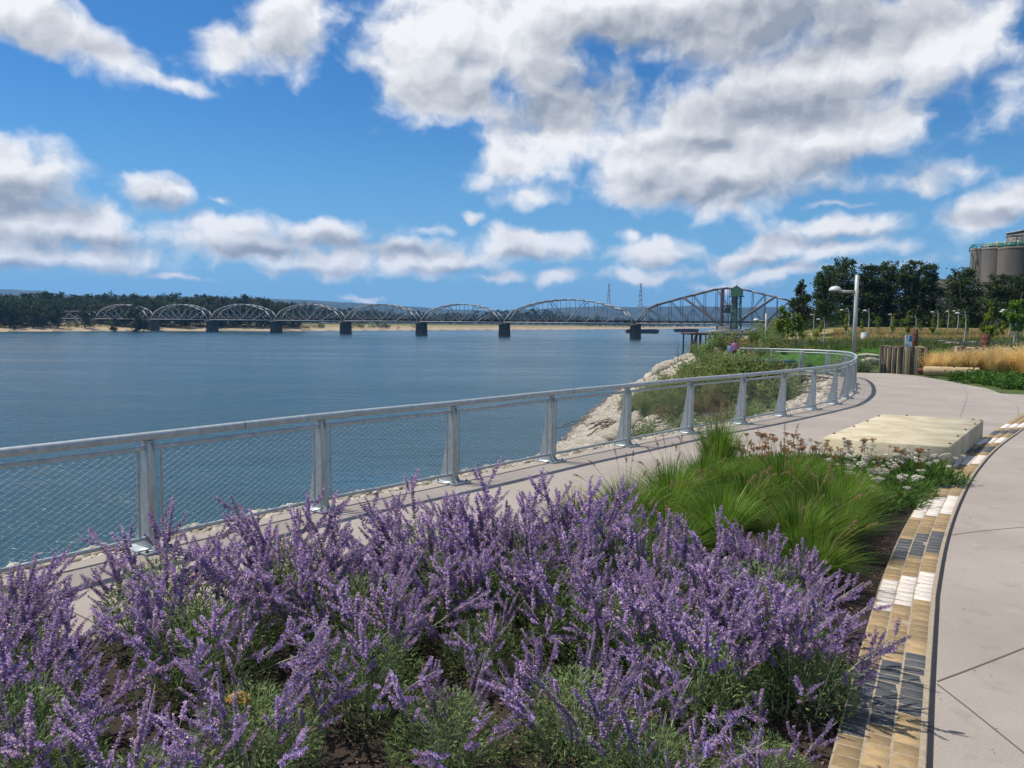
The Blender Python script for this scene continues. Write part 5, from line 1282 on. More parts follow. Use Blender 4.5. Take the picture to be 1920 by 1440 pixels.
# taller growth farther along the bank
far_b = []
for px, py, kd, s in ((1310, 668, 'willow', 2.3), (1330, 660, 'willow', 2.6), (1345, 672, 'olive', 2.2), (1352, 655, 'willow', 3.0), (1375, 650, 'olive', 2.8), (1395, 655, 'rust', 2.6), (1410, 648, 'willow', 3.0), (1425, 660, 'olive', 2.4), (1440, 655, 'willow', 2.8), (1455, 648, 'olive', 2.8), (1320, 690, 'olive', 1.8), (1335, 640, 'olive', 3.2), (1360, 636, 'willow', 3.4), (1425, 690, 'olive', 1.1), (1440, 690, 'rust', 1.2), (1310, 700, 'willow', 1.4), (1290, 706, 'olive', 1.3), (1465, 690, 'willow', 1.0), (1300, 655, 'willow', 2.6), (1460, 636, 'willow', 3.2), (1440, 632, 'olive', 3.4)):
    p = hit(px, py + 8); far_b.append((px, kd, p, s * .68 * np.clip(p[1] / 75, .5, 2.0)))
far_b.sort(key=lambda q: q[0]); cnt = {}
for px, kd, p, s in far_b:
    cnt[kd] = cnt.get(kd, 0) + 1
    shrub(kd, p[0], p[1], s, f'tall {NM[kd]} thicket bush near the dock, {ORD[cnt[kd] - 1]} of its kind from left', 'bushes towards the dock', p[2], 1.15)
for px, py, s, lab in ((1478, 700, .95, 'dark green dwarf pine seen above the railing'), (1517, 694, .55, 'small dwarf pine right of the larger one'), (1500, 722, .6, 'dwarf pine on the gravel inside the railing curve')):
    p = hit(px, py); shrub('pine', p[0], p[1], s, lab, 'dwarf pines', p[2], .85)

# ------------------------------------------------------------------ things by the path: log palisades, bollards, sign, log, golden grass
M_LOGB = mat('log_bark', (.03, .024, .019), .95, (.15, .115, .085), 4, 8, bump=.8, bscale=14, stretch=(1, 1, .22))
M_LOGP = mat('log_peeled', (.40, .31, .17), .9, (.55, .45, .28), 4, 6, stretch=(1, 1, .2))
M_LOGT = mat('log_end', (.46, .37, .24), .9, (.58, .48, .33), 6)
M_RUST = mat('rusty_steel', (.055, .017, .009), .85, (.12, .042, .02), 5, 8)
def palisade(cx, cy, rad, H, n, label, flat=False):
    e = empty('log_palisade', (cx, cy, 0), label=label, cat='palisade'); r_ = random.Random(int(cx * 10)); lr = math.pi * rad / n * 1.02
    for k in range(n):
        a = 2 * math.pi * k / n; q = lr * r_.uniform(.9, 1.06); h = H + r_.uniform(-.03, .04); m_ = MB(); x, y = cx + rad * math.cos(a), cy + rad * math.sin(a)
        th = np.linspace(0, 2 * math.pi, 10, endpoint=False); ax = 1 + .05 * np.sin(th * 3 + k)
        V = np.vstack([np.column_stack([x + q * ax * np.cos(th), y + q * ax * np.sin(th), np.full(10, z)]) for z in (-.1, h * .5, h)])
        m_.add(V, [[i * 10 + j, i * 10 + (j + 1) % 10, (i + 1) * 10 + (j + 1) % 10, (i + 1) * 10 + j] for i in range(2) for j in range(10)], 0); m_.add(V[20:], [list(range(10))], 1)
        lg = obj('log', m_.mesh('log', [M_LOGB if r_.random() < .8 else M_LOGP, M_LOGT]), e)
        # peeled strip between neighbours
        a2 = a + math.pi / n; x2, y2 = cx + (rad + lr * .55) * math.cos(a2), cy + (rad + lr * .55) * math.sin(a2); s = MB(); s.tube([(x2, y2, -.1), (x2, y2, H * .5), (x2, y2, H - .06)], lr * r_.uniform(.22, .42), 7)
        obj('peeled_strip', s.mesh('peeled_strip', [M_LOGP]), lg)
    m_ = MB(); m_.lathe([(rad + lr * .3, H - .10), (rad + lr * .3, H - .04), (0, H - .04)], (cx, cy, 0), 24); obj('fill', m_.mesh('fill', [M_LOGT]), e)
    return e
p = gnd(1713, 700); palisade(p[0], p[1] + .95, .93, 1.20, 26, 'round palisade of upright bark logs at the path edge carrying the sign')
palisade(24.6, 39.5, 1.75, 1.12, 44, 'wider round palisade of bark logs behind the golden grass')
def bollard(x, y, z, r0, H, label):
    e = empty('rusty_bollard', (x, y, z), label=label, cat='bollard', group='rusty steel bollards')
    m_ = MB(); m_.lathe([(r0, 0), (r0, H), (r0 * .93, H), (r0 * .93, H - .05), (0, H - .05)], (0, 0, 0), 18); obj('drum', m_.mesh('drum', [M_RUST]), e, world=False)
    m_ = MB(); m_.lathe([(r0 * 1.25, 0), (r0 * 1.25, .05), (0, .05)], (0, 0, 0), 18); obj('base_flange', m_.mesh('base_flange', [M_RUST]), e, world=False)
    for zz in (.35, .72):
        m_ = MB(); m_.lathe([(r0, H * zz - .02), (r0 * 1.06, H * zz), (r0, H * zz + .02)], (0, 0, 0), 18); obj('hoop', m_.mesh('hoop', [M_RUST]), e, world=False)
q = at_depth(1714, 640, 36.1); bollard(q[0], 36.1, 1.15, .155, .86, 'narrow rusty steel drum standing behind the tilted sign')
q = at_depth(1847, 640, 39.3); bollard(q[0], 39.3, 1.07, .22, .72, 'wider rusty steel drum on the log palisade behind the golden grass')
def sign_panel():
    q = at_depth(1703, 640, 35.55); x, y, z = q[0], 35.55, 1.16
    e = empty('info_sign', (x, y, z), label='tilted interpretive sign with white and blue map on the log palisade', cat='sign')
    rz = .35; c_, s_ = math.cos(rz), math.sin(rz); X = np.array([c_, s_, 0]); U = np.array([.20, .30, .93]); U /= np.linalg.norm(U); Nn = np.cross(X, U)
    o = np.array([x, y, z]); w, h = .42, .62
    m_ = MB(); m_.prism([(-w / 2, .02), (w / 2, .02), (w / 2, h), (-w / 2, h)], o, X, U, Nn, .02); obj('panel', m_.mesh('panel', [mat('sign_white', (.62, .66, .70), .4)]), e)
    f = o + Nn * .0125
    def patch(name, poly, col, lift=.0): m2 = MB(); m2.prism(poly, f + Nn * lift, X, U, Nn, .003); obj(name, m2.mesh(name, [mat('sign_' + name, col, .4)]), e)
    patch('map_water', [(-.02, .30), (.20, .30), (.20, .60), (.03, .60)], (.035, .16, .30)); patch('map_land', [(-.20, .42), (-.08, .40), (-.10, .50), (-.04, .58), (-.2, .60)], (.30, .36, .42)); patch('photo', [(-.19, .06), (.02, .06), (.02, .20), (-.19, .20)], (.33, .37, .42))
    for k in range(4): patch('text_line', [(.05, .08 + k * .045), (.19, .08 + k * .045), (.19, .095 + k * .045), (.05, .095 + k * .045)], (.25, .28, .32))
    m_ = MB(); m_.beam(o - [0, 0, .03], o + U * .3 - Nn * .03, .05, .05); obj('support', m_.mesh('support', [M_BOLT]), e)
sign_panel()
def ground_log():
    a = gnd(1733, 705); b = gnd(1838, 709); r0 = .215; d = np.array([b[0] - a[0], b[1] - a[1], 0]); d /= np.linalg.norm(d); up = np.array([0, 0, r0])
    e = empty('peeled_log', ((a[0] + b[0]) / 2, (a[1] + b[1]) / 2, 0), label='smooth tan pile log with a rusty tip lying beside the path', cat='log')
    M_T = mat('tan_log', (.36, .25, .125), .85, (.47, .35, .20), 5, 6)
    a3 = np.array([a[0], a[1] + .1, 0]) + up; b3 = np.array([b[0], b[1] + .1, 0]) + up
    m_ = MB(); m_.tube([a3, a3 + d * .12, a3 + d * .5, b3], [r0 * .86, r0, r0, r0 * 1.02], 20); obj('shaft', m_.mesh('shaft', [M_T], True), e)
    m_ = MB(); m_.tube([a3 - d * .24, a3 - d * .17, a3 + d * .01], [.09, .13, .15], 14); obj('tip', m_.mesh('tip', [M_RUST]), e)
    m_ = MB(); m_.tube([b3, b3 + d * .02], [r0 * .97, r0 * .9], 16); obj('end_grain', m_.mesh('end_grain', [M_LOGB]), e)
ground_log()
# golden grass
M_GOLD = leafmat('golden_grass', (.68, .48, .18), (.90, .70, .34), .5)
def gold_clump(seed):
    r_ = np.random.default_rng(seed); m_ = MB(); n = 900; an = r_.uniform(0, 6.28, n); q = r_.random(n) ** .5 * .25; ln = r_.uniform(.5, 1.05, n); out = r_.random(n) * .75
    side = np.column_stack([-np.sin(an), np.cos(an), np.zeros(n)]); S = 4; V = np.zeros((n, S, 2, 3))
    for k, t in enumerate(np.linspace(0, 1, S)):
        C = np.column_stack([np.cos(an) * (q + out * ln * t ** 1.5 * .7), np.sin(an) * (q + out * ln * t ** 1.5 * .7), ln * (t - .3 * out * t * t)]); ww = (.006 * (1 - t) + .004) * side; V[:, k, 0] = C - ww; V[:, k, 1] = C + ww
    idx = np.arange(n * S * 2).reshape(n, S, 2); m_.add(V.reshape(-1, 3), np.stack([idx[:, :-1, 0], idx[:, :-1, 1], idx[:, 1:, 1], idx[:, 1:, 0]], -1).reshape(-1, 4))
    k = 1500; i = r_.integers(0, n, k); tip = V[i, -1, 0]; m_.flakes(tip + r_.normal(0, .09, (k, 3)), r_.normal(size=(k, 3)) + [0, 0, .4], r_.normal(size=(k, 3)), .06, .018)
    return m_.mesh('golden_grass', [M_GOLD])
GOLD = [gold_clump(500), gold_clump(501)]
gl = sorted([(19.1, 35.4), (19.6, 35.2), (20.0, 35.1), (20.7, 35.0), (21.2, 35.2), (21.9, 34.6), (22.5, 35.5), (22.9, 34.7), (23.6, 35.3), (20.8, 36.0), (22.0, 36.4), (23.2, 36.6), (24.2, 35.9), (24.6, 36.9), (19.6, 36.2), (21.4, 34.5), (22.6, 33.9), (23.5, 34.1), (24.4, 34.6)], key=lambda q: q[0] / q[1])
for i, (x, y) in enumerate(gl):
    obj('golden_grass', GOLD[i % 2], loc=(x, y, -.06), rot=(0, 0, i * 1.1), scale=(1, 1, 1.0 + .024 * i), label=f'golden dry ornamental grass by the path, {ORD[i]} from the left', cat='grass', group='golden grass beside the path')
gc = sorted([(18.4, 31.6), (18.2, 30.2), (18.9, 31.0), (18.0, 28.8), (18.9, 29.5), (19.7, 30.3), (18.0, 27.4), (18.9, 28.0), (19.8, 28.9), (20.6, 29.9), (17.9, 26.2), (18.9, 26.6), (19.9, 27.4), (19.3, 31.9), (20.3, 31.4), (20.0, 26.3), (21.0, 28.2), (21.4, 30.2), (21.0, 26.8)], key=lambda q: q[0] / q[1])
for i, (x, y) in enumerate(gc): shrub('cover', x, y, 1.0, f'low bright green ground cover beside the path, {ORD[i]} clump from the left', 'ground cover by the path')
for i, (x, y, s) in enumerate(((16.3, 36.6, 1.0), (17.0, 37.2, 1.1), (16.1, 37.6, .9), (15.6, 36.9, .9), (16.6, 38.4, 1.0), (18.6, 34.3, .55))):
    shrub('grey', x, y, s, ('feathery grey-green bush left of the log palisade, ' + ORD[i] + ' of the group') if i < 5 else 'small feathery bush in front of the tan log', 'grey-green bushes by the path', None, 1.2)

# ------------------------------------------------------------------ lamps
M_POLE = mat('lamp_pole', (.36, .36, .34), .5, (.44, .44, .42), 2, metal=.2)
M_LAMP = mat('lamp_shade', (.55, .55, .53), .45)
M_LENS = mat('lamp_lens', (.05, .05, .05), .3)
def big_lamp(px, Y, z0, H, label):
    x = at_depth(px, 640, Y)[0]; e = empty('street_lamp', (x, Y, z0), label=label, cat='lamp', group='square-post dome lamps')
    m_ = MB(); m_.box((0, 0, H / 2), (.145, .145, H)); obj('post', m_.mesh('post', [M_POLE]), e, world=False)
    m_ = MB(); m_.box((-.36, 0, H - .78), (.96, .07, .13)); obj('arm', m_.mesh('arm', [M_POLE]), e, world=False)
    m_ = MB(); prof = [(0, .22)] + [(.285 * math.sin(a), .02 + .20 * math.cos(a)) for a in np.linspace(.15, 1.5, 8)] + [(.29, 0), (.25, -.02)]
    m_.lathe(prof, (-1.02, 0, H - .74), 20); sh = obj('shade', m_.mesh('shade', [M_LAMP], True), e, world=False)
    m_ = MB(); m_.lathe([(.24, -.02), (.17, -.05), (0, -.06)], (-1.02, 0, H - .74), 16); obj('lens', m_.mesh('lens', [M_LENS]), sh, world=False)
    m_ = MB(); m_.box((0, 0, .03), (.36, .36, .06)); obj('base_plate', m_.mesh('base_plate', [M_POLE]), e, world=False)
big_lamp(1602, 37.0, 0, 4.55, 'large square lamp post with white dome shade behind the railing curve')
big_lamp(1435, 80.0, -2.3, 5.7, 'distant square lamp post among the bushes near the dock')
def path_lamp_meshes():
    H = 3.7; P = np.array([[.34 * math.sin(t * 2.6) * t - .30 * t ** 2, 0, H * t] for t in np.linspace(0, 1, 8)]); m_ = MB(); m_.tube(P, np.linspace(.085, .05, 8), 8); pole = m_.mesh('pole', [M_POLE], True)
    m_ = MB(); m_.beam(P[-2] + [0, 0, .1], P[-2] + [-.85, 0, .18], .05); arm = m_.mesh('arm', [M_POLE])
    m_ = MB(); m_.lathe([(0, .12), (.18, .09), (.27, 0), (.24, -.02), (0, -.03)], (P[-2][0] - .95, 0, H * .86 + .25), 14); sh = m_.mesh('shade', [M_LAMP], True)
    m_ = MB(); m_.lathe([(.12, -.1), (.12, .55), (.085, .55)], (0, 0, 0), 10); sl = m_.mesh('base_sleeve', [M_BOLT])
    return pole, arm, sh, sl
PL = path_lamp_meshes()
lampx = [(1492, 96, 0), (1545, 88, 0), (1590, 118, 0), (1628, 106, 0), (1670, 124, 0), (1716, 104, 0), (1757, 120, 0), (1777, 150, 0), (1795, 140, 0), (1809, 84, 0), (1892, 108, 0), (1902, 78, 0), (1525, 140, 0)]
lampx.sort()
for i, (px, Y, f) in enumerate(lampx):
    x = at_depth(px, 620, Y)[0]; z = hz1(x, Y); e = empty('path_lamp', (x, Y, z), random.uniform(-.6, .9), random.uniform(.84, 1.14), f'curved grey park path lamp, {ORD[i]} from the left', 'lamp', 'curved path lamps across the park')
    for nm, me in zip(('pole', 'arm', 'shade', 'base_sleeve'), PL): obj(nm, me, e, world=False)

# ------------------------------------------------------------------ young trees
YTm = [tree_meshes(600 + i, 4.0, lobes(610 + i, 4.0, (.62, .85, .75)[i], .28, 8, .8), 750, .20, (M_LF_YOUNG, M_LF_YOUNG2, M_LF_YOUNG)[i], M_BARKP, .014, 1, 8) for i in range(3)]
ytx = [(1586, 112, 3.4, 0), (1616, 98, 2.6, 0), (1645, 118, 3.4, 1), (1674, 104, 3.4, 0), (1702, 92, 3.6, 0), (1749, 98, 3.3, 0), (1762, 132, 2.6, 1), (1787, 128, 3.2, 1), (1812, 100, 4.0, 1), (1856, 72, 4.6, 0), (1843, 88, 2.8, 2), (1910, 68, 5.6, 1), (1935, 66, 5.4, 1), (1880, 96, 3.0, 2), (1690, 128, 2.8, 1), (1726, 120, 2.6, 1), (1540, 108, 2.8, 2), (1478, 74, 3.9, 2), (1488, 66, 3.8, 1), (1466, 64, 4.2, 2), (1500, 84, 3.6, 0)]
ytx.sort()
for i, (px, Y, H, v) in enumerate(ytx):
    x = at_depth(px, 620, Y)[0]; plant_tree('young_tree', YTm[v], (x, Y, hz1(x, Y)), i * 1.7, H / 4.0, f'slender young {"yellow-green" if v != 1 else "green"} park tree, {ORD[i]} from the left', 'young trees across the park')

# ------------------------------------------------------------------ cottonwoods
CW_ = [tree_meshes(700 + i, 20, lobes(710 + i, 20, (6.6, 7.4, 5.6, 7.0)[i], (.10, .04, .06, .12)[i], 15, (.35, .3, .75, .4)[i]), 7500, .62, M_LF_COTTON, M_BARKP, .02, (3, 2, 1, 2)[i], 16) for i in range(4)]
cwx = [(1500, 150, 526, 2, 1.05, 'narrow pointed'), (1546, 166, 500, 0, 1.0, 'open-crowned'), (1582, 182, 481, 1, 1.0, 'tallest'), (1622, 178, 494, 3, 1.1, 'dense'), (1660, 184, 489, 1, 1.1, 'broad'), (1700, 178, 491, 0, 1.1, 'loose-topped'), (1742, 186, 493, 3, .95, 'feathery'), (1806, 168, 500, 1, 1.35, 'wide dome-shaped'), (1868, 160, 512, 3, 1.25, 'lower rounded'), (1912, 166, 513, 1, 1.25, 'rightmost')]
for i, (px, Y, ty, v, wv, w) in enumerate(cwx):
    x = at_depth(px, 600, Y)[0]; z = hz1(x, Y); H = at_depth(px, ty, Y)[2] - z; s = H / 20.0
    plant_tree('cottonwood_tree', CW_[v], (x, Y, z), i * 1.15, (s * wv, s * wv, s), f'{w} dark green cottonwood, {ORD[i]} from the left in the tree line', 'cottonwoods behind the park')
def underbrush():
    r_ = np.random.default_rng(8); m_ = MB()
    k = 9000; px = r_.uniform(1485, 2000, k); Y = r_.uniform(172, 205, k); d = (px - 960) / F; x = d * Y; z = height(np.column_stack([x, Y]))[0] + r_.random(k) ** 1.6 * 4.0
    m_.flakes(np.column_stack([x, Y, z]), r_.normal(size=(k, 3)), r_.normal(size=(k, 3)) + [0, 0, .8], r_.uniform(.5, 1.0, k), r_.uniform(.3, .7, k), fold=.15)
    obj('underbrush', m_.mesh('underbrush', [M_LF_FOREST]), kind='stuff', label='dark underbrush beneath the cottonwoods', cat='brush')
underbrush()

# ------------------------------------------------------------------ meadow
def meadow():
    r_ = np.random.default_rng(12)
    def field(name, n, Y0, Y1, px0, px1, hgt, mm, label, dens=None):
        Y = Y0 + (Y1 - Y0) * r_.random(n) ** .9; px = r_.uniform(px0, px1, n); x = (px - 960) / F * Y * 1.0
        P = np.column_stack([x, Y]); h, la, sh, fa, dt, ds, df = height(P); ok = la & (dt > 1.5)
        if dens is not None: ok &= dens(P)
        P, h = P[ok], h[ok]; k = len(P); s = (.5 + Y[ok] / 90)
        m_ = MB(); D = np.column_stack([r_.normal(0, .4, (k, 2)), np.ones(k)]); m_.flakes(np.column_stack([P, h - .03]), D, r_.normal(size=(k, 3)), hgt * r_.uniform(.5, 1.3, k), .05 * s * r_.uniform(.6, 1.4, k))
        obj(name, m_.mesh(name, [mm]), kind='stuff', label=label, cat='grass')
    wob = lambda P, a, b, s=.13, sd=1: (P[:, 1] + 7 * wav(P, s, sd) > a) & (P[:, 1] + 7 * wav(P, s, sd) < b)
    field('meadow_grass', 24000, 62, 125, 1430, 1960, .55, leafmat('meadow_green', (.06, .10, .025), (.15, .19, .05), .35), 'green meadow plants across the park slope', lambda P: wob(P, 72, 104) | wob(P, 118, 126))
    field('dry_grass', 26000, 84, 160, 1560, 1980, .5, leafmat('meadow_dry', (.30, .215, .08), (.48, .37, .17), .35), 'dry yellow grass on the upper park slope', lambda P: wob(P, 98, 150))
    field('lavender_drift', 9000, 70, 100, 1500, 1960, .5, leafmat('lavender_far', (.13, .11, .17), (.24, .20, .30), .3), 'hazy purple lavender drifts across the park', lambda P: (wav(P, .16, 4) > .15) & wob(P, 76, 98))
    field('lawn_grass', 26000, 37, 76, 1500, 1960, .10, leafmat('lawn_leaf', (.075, .18, .024), (.14, .27, .045), .45), 'short bright green lawn behind the log palisades', lambda P: (P[:, 1] > 40))
meadow()
sh_list = []
rr2 = np.random.default_rng(77)
for px, py, kd, s in [(1500, 655, 'grey', 1.2), (1520, 648, 'willow', 1.2), (1540, 646, 'olive', 1.0), (1560, 648, 'willow', 1.1), (1585, 652, 'grey', 1.0), (1640, 648, 'willow', .9), (1665, 645, 'grey', 1.0), (1625, 642, 'olive', 1.0), (1740, 645, 'willow', .8), (1780, 648, 'grey', .8), (1815, 648, 'grey', .9), (1880, 650, 'willow', .9), (1905, 655, 'olive', 1.0), (1505, 636, 'willow', 1.5), (1530, 632, 'willow', 1.4), (1565, 632, 'olive', 1.3), (1600, 634, 'willow', 1.2), (1650, 630, 'olive', 1.1), (1690, 632, 'grey', 1.1), (1760, 632, 'willow', 1.1), (1490, 645, 'rust', 1.1), (1512, 662, 'olive', .9), (1610, 660, 'olive', .7), (1845, 640, 'olive', 1.1), (1870, 632, 'willow', 1.2), (1470, 665, 'olive', 1.1), (1915, 640, 'willow', 1.2)]:
    p = hit(px, py); sh_list.append((px, kd, p, s))
sh_list.sort(key=lambda q: q[0]); cnt = {}
for px, kd, p, s in sh_list:
    cnt[kd] = cnt.get(kd, 0) + 1; shrub(kd, p[0], p[1], s, f'{NM[kd]} meadow shrub, {ORD[cnt[kd] - 1]} of its kind from the left', 'shrubs in the park meadow', p[2])
# flat stone blocks by the lawn
for i, (px, py, s, lab) in enumerate(((1627, 664, .9, 'upper flat tan stone block at the lawn edge beside the lamp post'), (1632, 676, 1.0, 'lower flat tan stone block at the lawn edge beside the lamp post'))):
    p = hit(px, py + 8); obj('stone_block', ROCKS[i], loc=(p[0], p[1], p[2] + .15), rot=(0, 0, i), scale=(s * .8, s * .6, s * .45), label=lab, cat='stone')
for i, (px, py, lab) in enumerate(((1767, 641, 'left pale boulder in the park planting'), (1785, 646, 'middle pale boulder in the park planting'), (1822, 644, 'right pale boulder in the park planting'))):
    p = hit(px, py + 2); obj('boulder', ROCKS[i], loc=(p[0], p[1], p[2] + .1), scale=(.9, .7, .5), label=lab, cat='boulder')
p = hit(1620, 640); e = empty('litter_bin', tuple(p), label='pale grey steel litter bin on the park slope', cat='bin')
m_ = MB(); m_.lathe([(.38, 0), (.42, 1.0), (.36, 1.04)], tuple(p), 12); obj('drum', m_.mesh('drum', [M_PALE]), e)
m_ = MB(); m_.lathe([(.42, 1.05), (.3, 1.15), (0, 1.15)], tuple(p), 12); obj('lid', m_.mesh('lid', [M_GREY]), e)
# blue mat and red bag on the grass inside the far railing
p = hit(1520, 690); e_ = [p[0], p[1], p[2]]
m_ = MB(); m_.box((0, 0, .05), (2.4, 1.3, .10)); obj('ground_mat', m_.mesh('ground_mat', [mat('blue_mat', (.05, .17, .36), .7, (.09, .24, .45), 3)]), loc=(p[0], p[1] + 6, hz1(p[0], p[1] + 6) + .03), rot=(0, 0, .2), label='bright blue mat spread on the grass behind the far railing', cat='mat')

# ------------------------------------------------------------------ silos and buildings
M_SILO = mat('silo_concrete', (.11, .092, .072), .95, (.19, .16, .125), .09, 9, stretch=(1, 1, .25))
M_TEAL = mat('teal_steel', (.02, .17, .13), .6, (.04, .24, .18), 1)
M_YEL = mat('pale_yellow_steel', (.42, .42, .22), .6)
def silos():
    Y = 400.0; k = Y / F; X = lambda px: at_depth(px, 600, Y)[0]; zt = at_depth(1850, 463, Y)[2]
    g = 'grain silo row'
    cs = [(1842, 402, 458, 7.0), (1866, 392, 457, 7.4), (1904, 380, 456, 9.0), (1960, 372, 455, 9.5), (2020, 366, 455, 9.5)]
    for i, (px, y, ty, r0) in enumerate(cs):
        x = at_depth(px, 600, y)[0]; z1 = at_depth(px, ty + 8, y)[2]
        e = empty('grain_silo', (x, y, 1.5), label=('grey concrete grain silo, ' + ORD[i] + ' from the left above the trees'), cat='silo', group=g)
        m_ = MB(); m_.lathe([(r0, 0), (r0, z1 - 1.5)], (x, y, 1.5), 40); obj('drum', m_.mesh('drum', [M_SILO], True), e)
        m_ = MB(); m_.lathe([(r0 + .15, z1 - .9), (r0 + .15, z1), (0, z1)], (x, y, 0), 40); obj('roof_slab', m_.mesh('roof_slab', [M_SILO]), e)
        rl = MB(); th = np.linspace(0, 2 * math.pi, 36, endpoint=False)
        for zz in (.9, 1.9): rl.tube([(x + (r0 - .2) * math.cos(a), y + (r0 - .2) * math.sin(a), z1 + zz) for a in list(th) + [0]], .16, 4)
        for a in th[::2]: rl.beam((x + (r0 - .2) * math.cos(a), y + (r0 - .2) * math.sin(a), z1), (x + (r0 - .2) * math.cos(a), y + (r0 - .2) * math.sin(a), z1 + 1.9), .2)
        obj('guard_rail', rl.mesh('guard_rail', [M_TEAL if i % 2 == 0 else M_YEL]), e)
        if i == 0:
            a = np.linspace(1.2, 3.6, 14); c = np.array([x - r0 - .5, y - 2, z1 - 1.0]); m_ = MB(); m_.tube([c + [2.2 * math.cos(q) - .2, 0, 2.6 * math.sin(q)] for q in a], .28, 7); m_.tube([c + [-1.3, 0, -1.5], c + [-.2, 0, -4], (x - r0 - .4, y - 2, 3)], .25, 6); obj('down_pipe', m_.mesh('down_pipe', [M_TEAL]), e)
        if i in (1, 2):
            m_ = MB(); m_.box((x, y - r0 * .3, z1 + 1.0), (r0 * 1.6, 2.6, 2.0)); obj('conveyor_cover', m_.mesh('conveyor_cover', [M_TEAL]), e)
            for q in (-.5, 0, .5):
                m_ = MB(); m_.box((x + q * r0, y - r0 * .6, z1 + 1.3), (.7, .7, 3.0)); obj('vent', m_.mesh('vent', [M_YEL]), e)
    # open machinery frame and head house
    y = 378; x = at_depth(1893, 600, y)[0]; zb = at_depth(1893, 464, y)[2]; ztp = at_depth(1893, 443, y)[2]; e = empty('machinery_frame', (x, y, zb), label='small open steel machinery frame with flat roof on the silos', cat='frame')
    m_ = MB()
    for sx in (-2.5, 0, 2.5):
        for sy in (-2, 2): m_.beam((x + sx, y + sy, zb - .5), (x + sx, y + sy, ztp), .3)
    for zz in (.35, .7): m_.beam((x - 2.5, y - 2, zb + (ztp - zb) * zz), (x + 2.5, y - 2, zb + (ztp - zb) * zz), .2)
    obj('frame', m_.mesh('frame', [M_GREY]), e)
    m_ = MB(); m_.box((x, y, ztp + .2), (6.2, 5.2, .4)); obj('roof', m_.mesh('roof', [M_GREY]), e); m_ = MB(); m_.box((x + .3, y, zb + 1.3), (3.6, 2.6, 2.6)); obj('motor', m_.mesh('motor', [M_TEAL]), e)
    y = 385; x0 = at_depth(1914, 600, y)[0]; zt2 = at_depth(1914, 432, y)[2]; e = empty('head_house', (x0 + 8, y + 8, zb), label='tall dark concrete head house at the right edge above the silos', cat='building')
    m_ = MB(); m_.box((x0 + 8, y + 8, (zb + zt2) / 2 - 8), (16, 14, zt2 - zb + 16)); obj('wall', m_.mesh('wall', [M_SILO]), e); m_ = MB(); m_.box((x0 + 8, y + 8, zt2 + .3), (17, 15, .6)); obj('roof', m_.mesh('roof', [M_GREY]), e)
    for q in (3, 8, 13):
        m_ = MB(); m_.box((x0 + q, y + .95, zt2 - 3), (1.6, .2, 2)); obj('window', m_.mesh('window', [M_GLASS]), e)
    # concrete building showing through the trees
    y = 330; xa, xb = at_depth(1738, 600, y)[0], at_depth(1800, 600, y)[0]; z2 = at_depth(1760, 528, y)[2]
    e = empty('grain_building', ((xa + xb) / 2, y, 1), label='grey concrete grain building showing through gaps in the tree line', cat='building')
    m_ = MB(); m_.box(((xa + xb) / 2, y + 6, z2 / 2 + 1), (xb - xa, 12, z2 - 1)); obj('wall', m_.mesh('wall', [M_SILO]), e)
    m_ = MB(); m_.box(((xa + xb) / 2, y + 6, z2 + .9), (xb - xa + .8, 12.8, .6)); obj('roof', m_.mesh('roof', [M_GREY]), e)
    for i in range(3):
        m_ = MB(); m_.box((xa + 3 + i * 4, y - .03, z2 - 4), (1.6, .12, 2.0)); obj('window', m_.mesh('window', [M_GLASS]), e)
    y = 300; xa, xb = at_depth(1830, 600, y)[0], at_depth(1990, 600, y)[0]; z2 = at_depth(1850, 545, y)[2]
    e = empty('warehouse', ((xa + xb) / 2, y, 1), label='low grey concrete warehouse behind the right-hand cottonwoods', cat='building')
    m_ = MB(); m_.box(((xa + xb) / 2, y + 8, z2 / 2 + .8), (xb - xa, 16, z2 - 1)); obj('wall', m_.mesh('wall', [M_SILO]), e); m_ = MB(); m_.box(((xa + xb) / 2, y + 8, z2 + .5), (xb - xa + 1, 17, .5)); obj('roof', m_.mesh('roof', [M_GREY]), e)
silos()

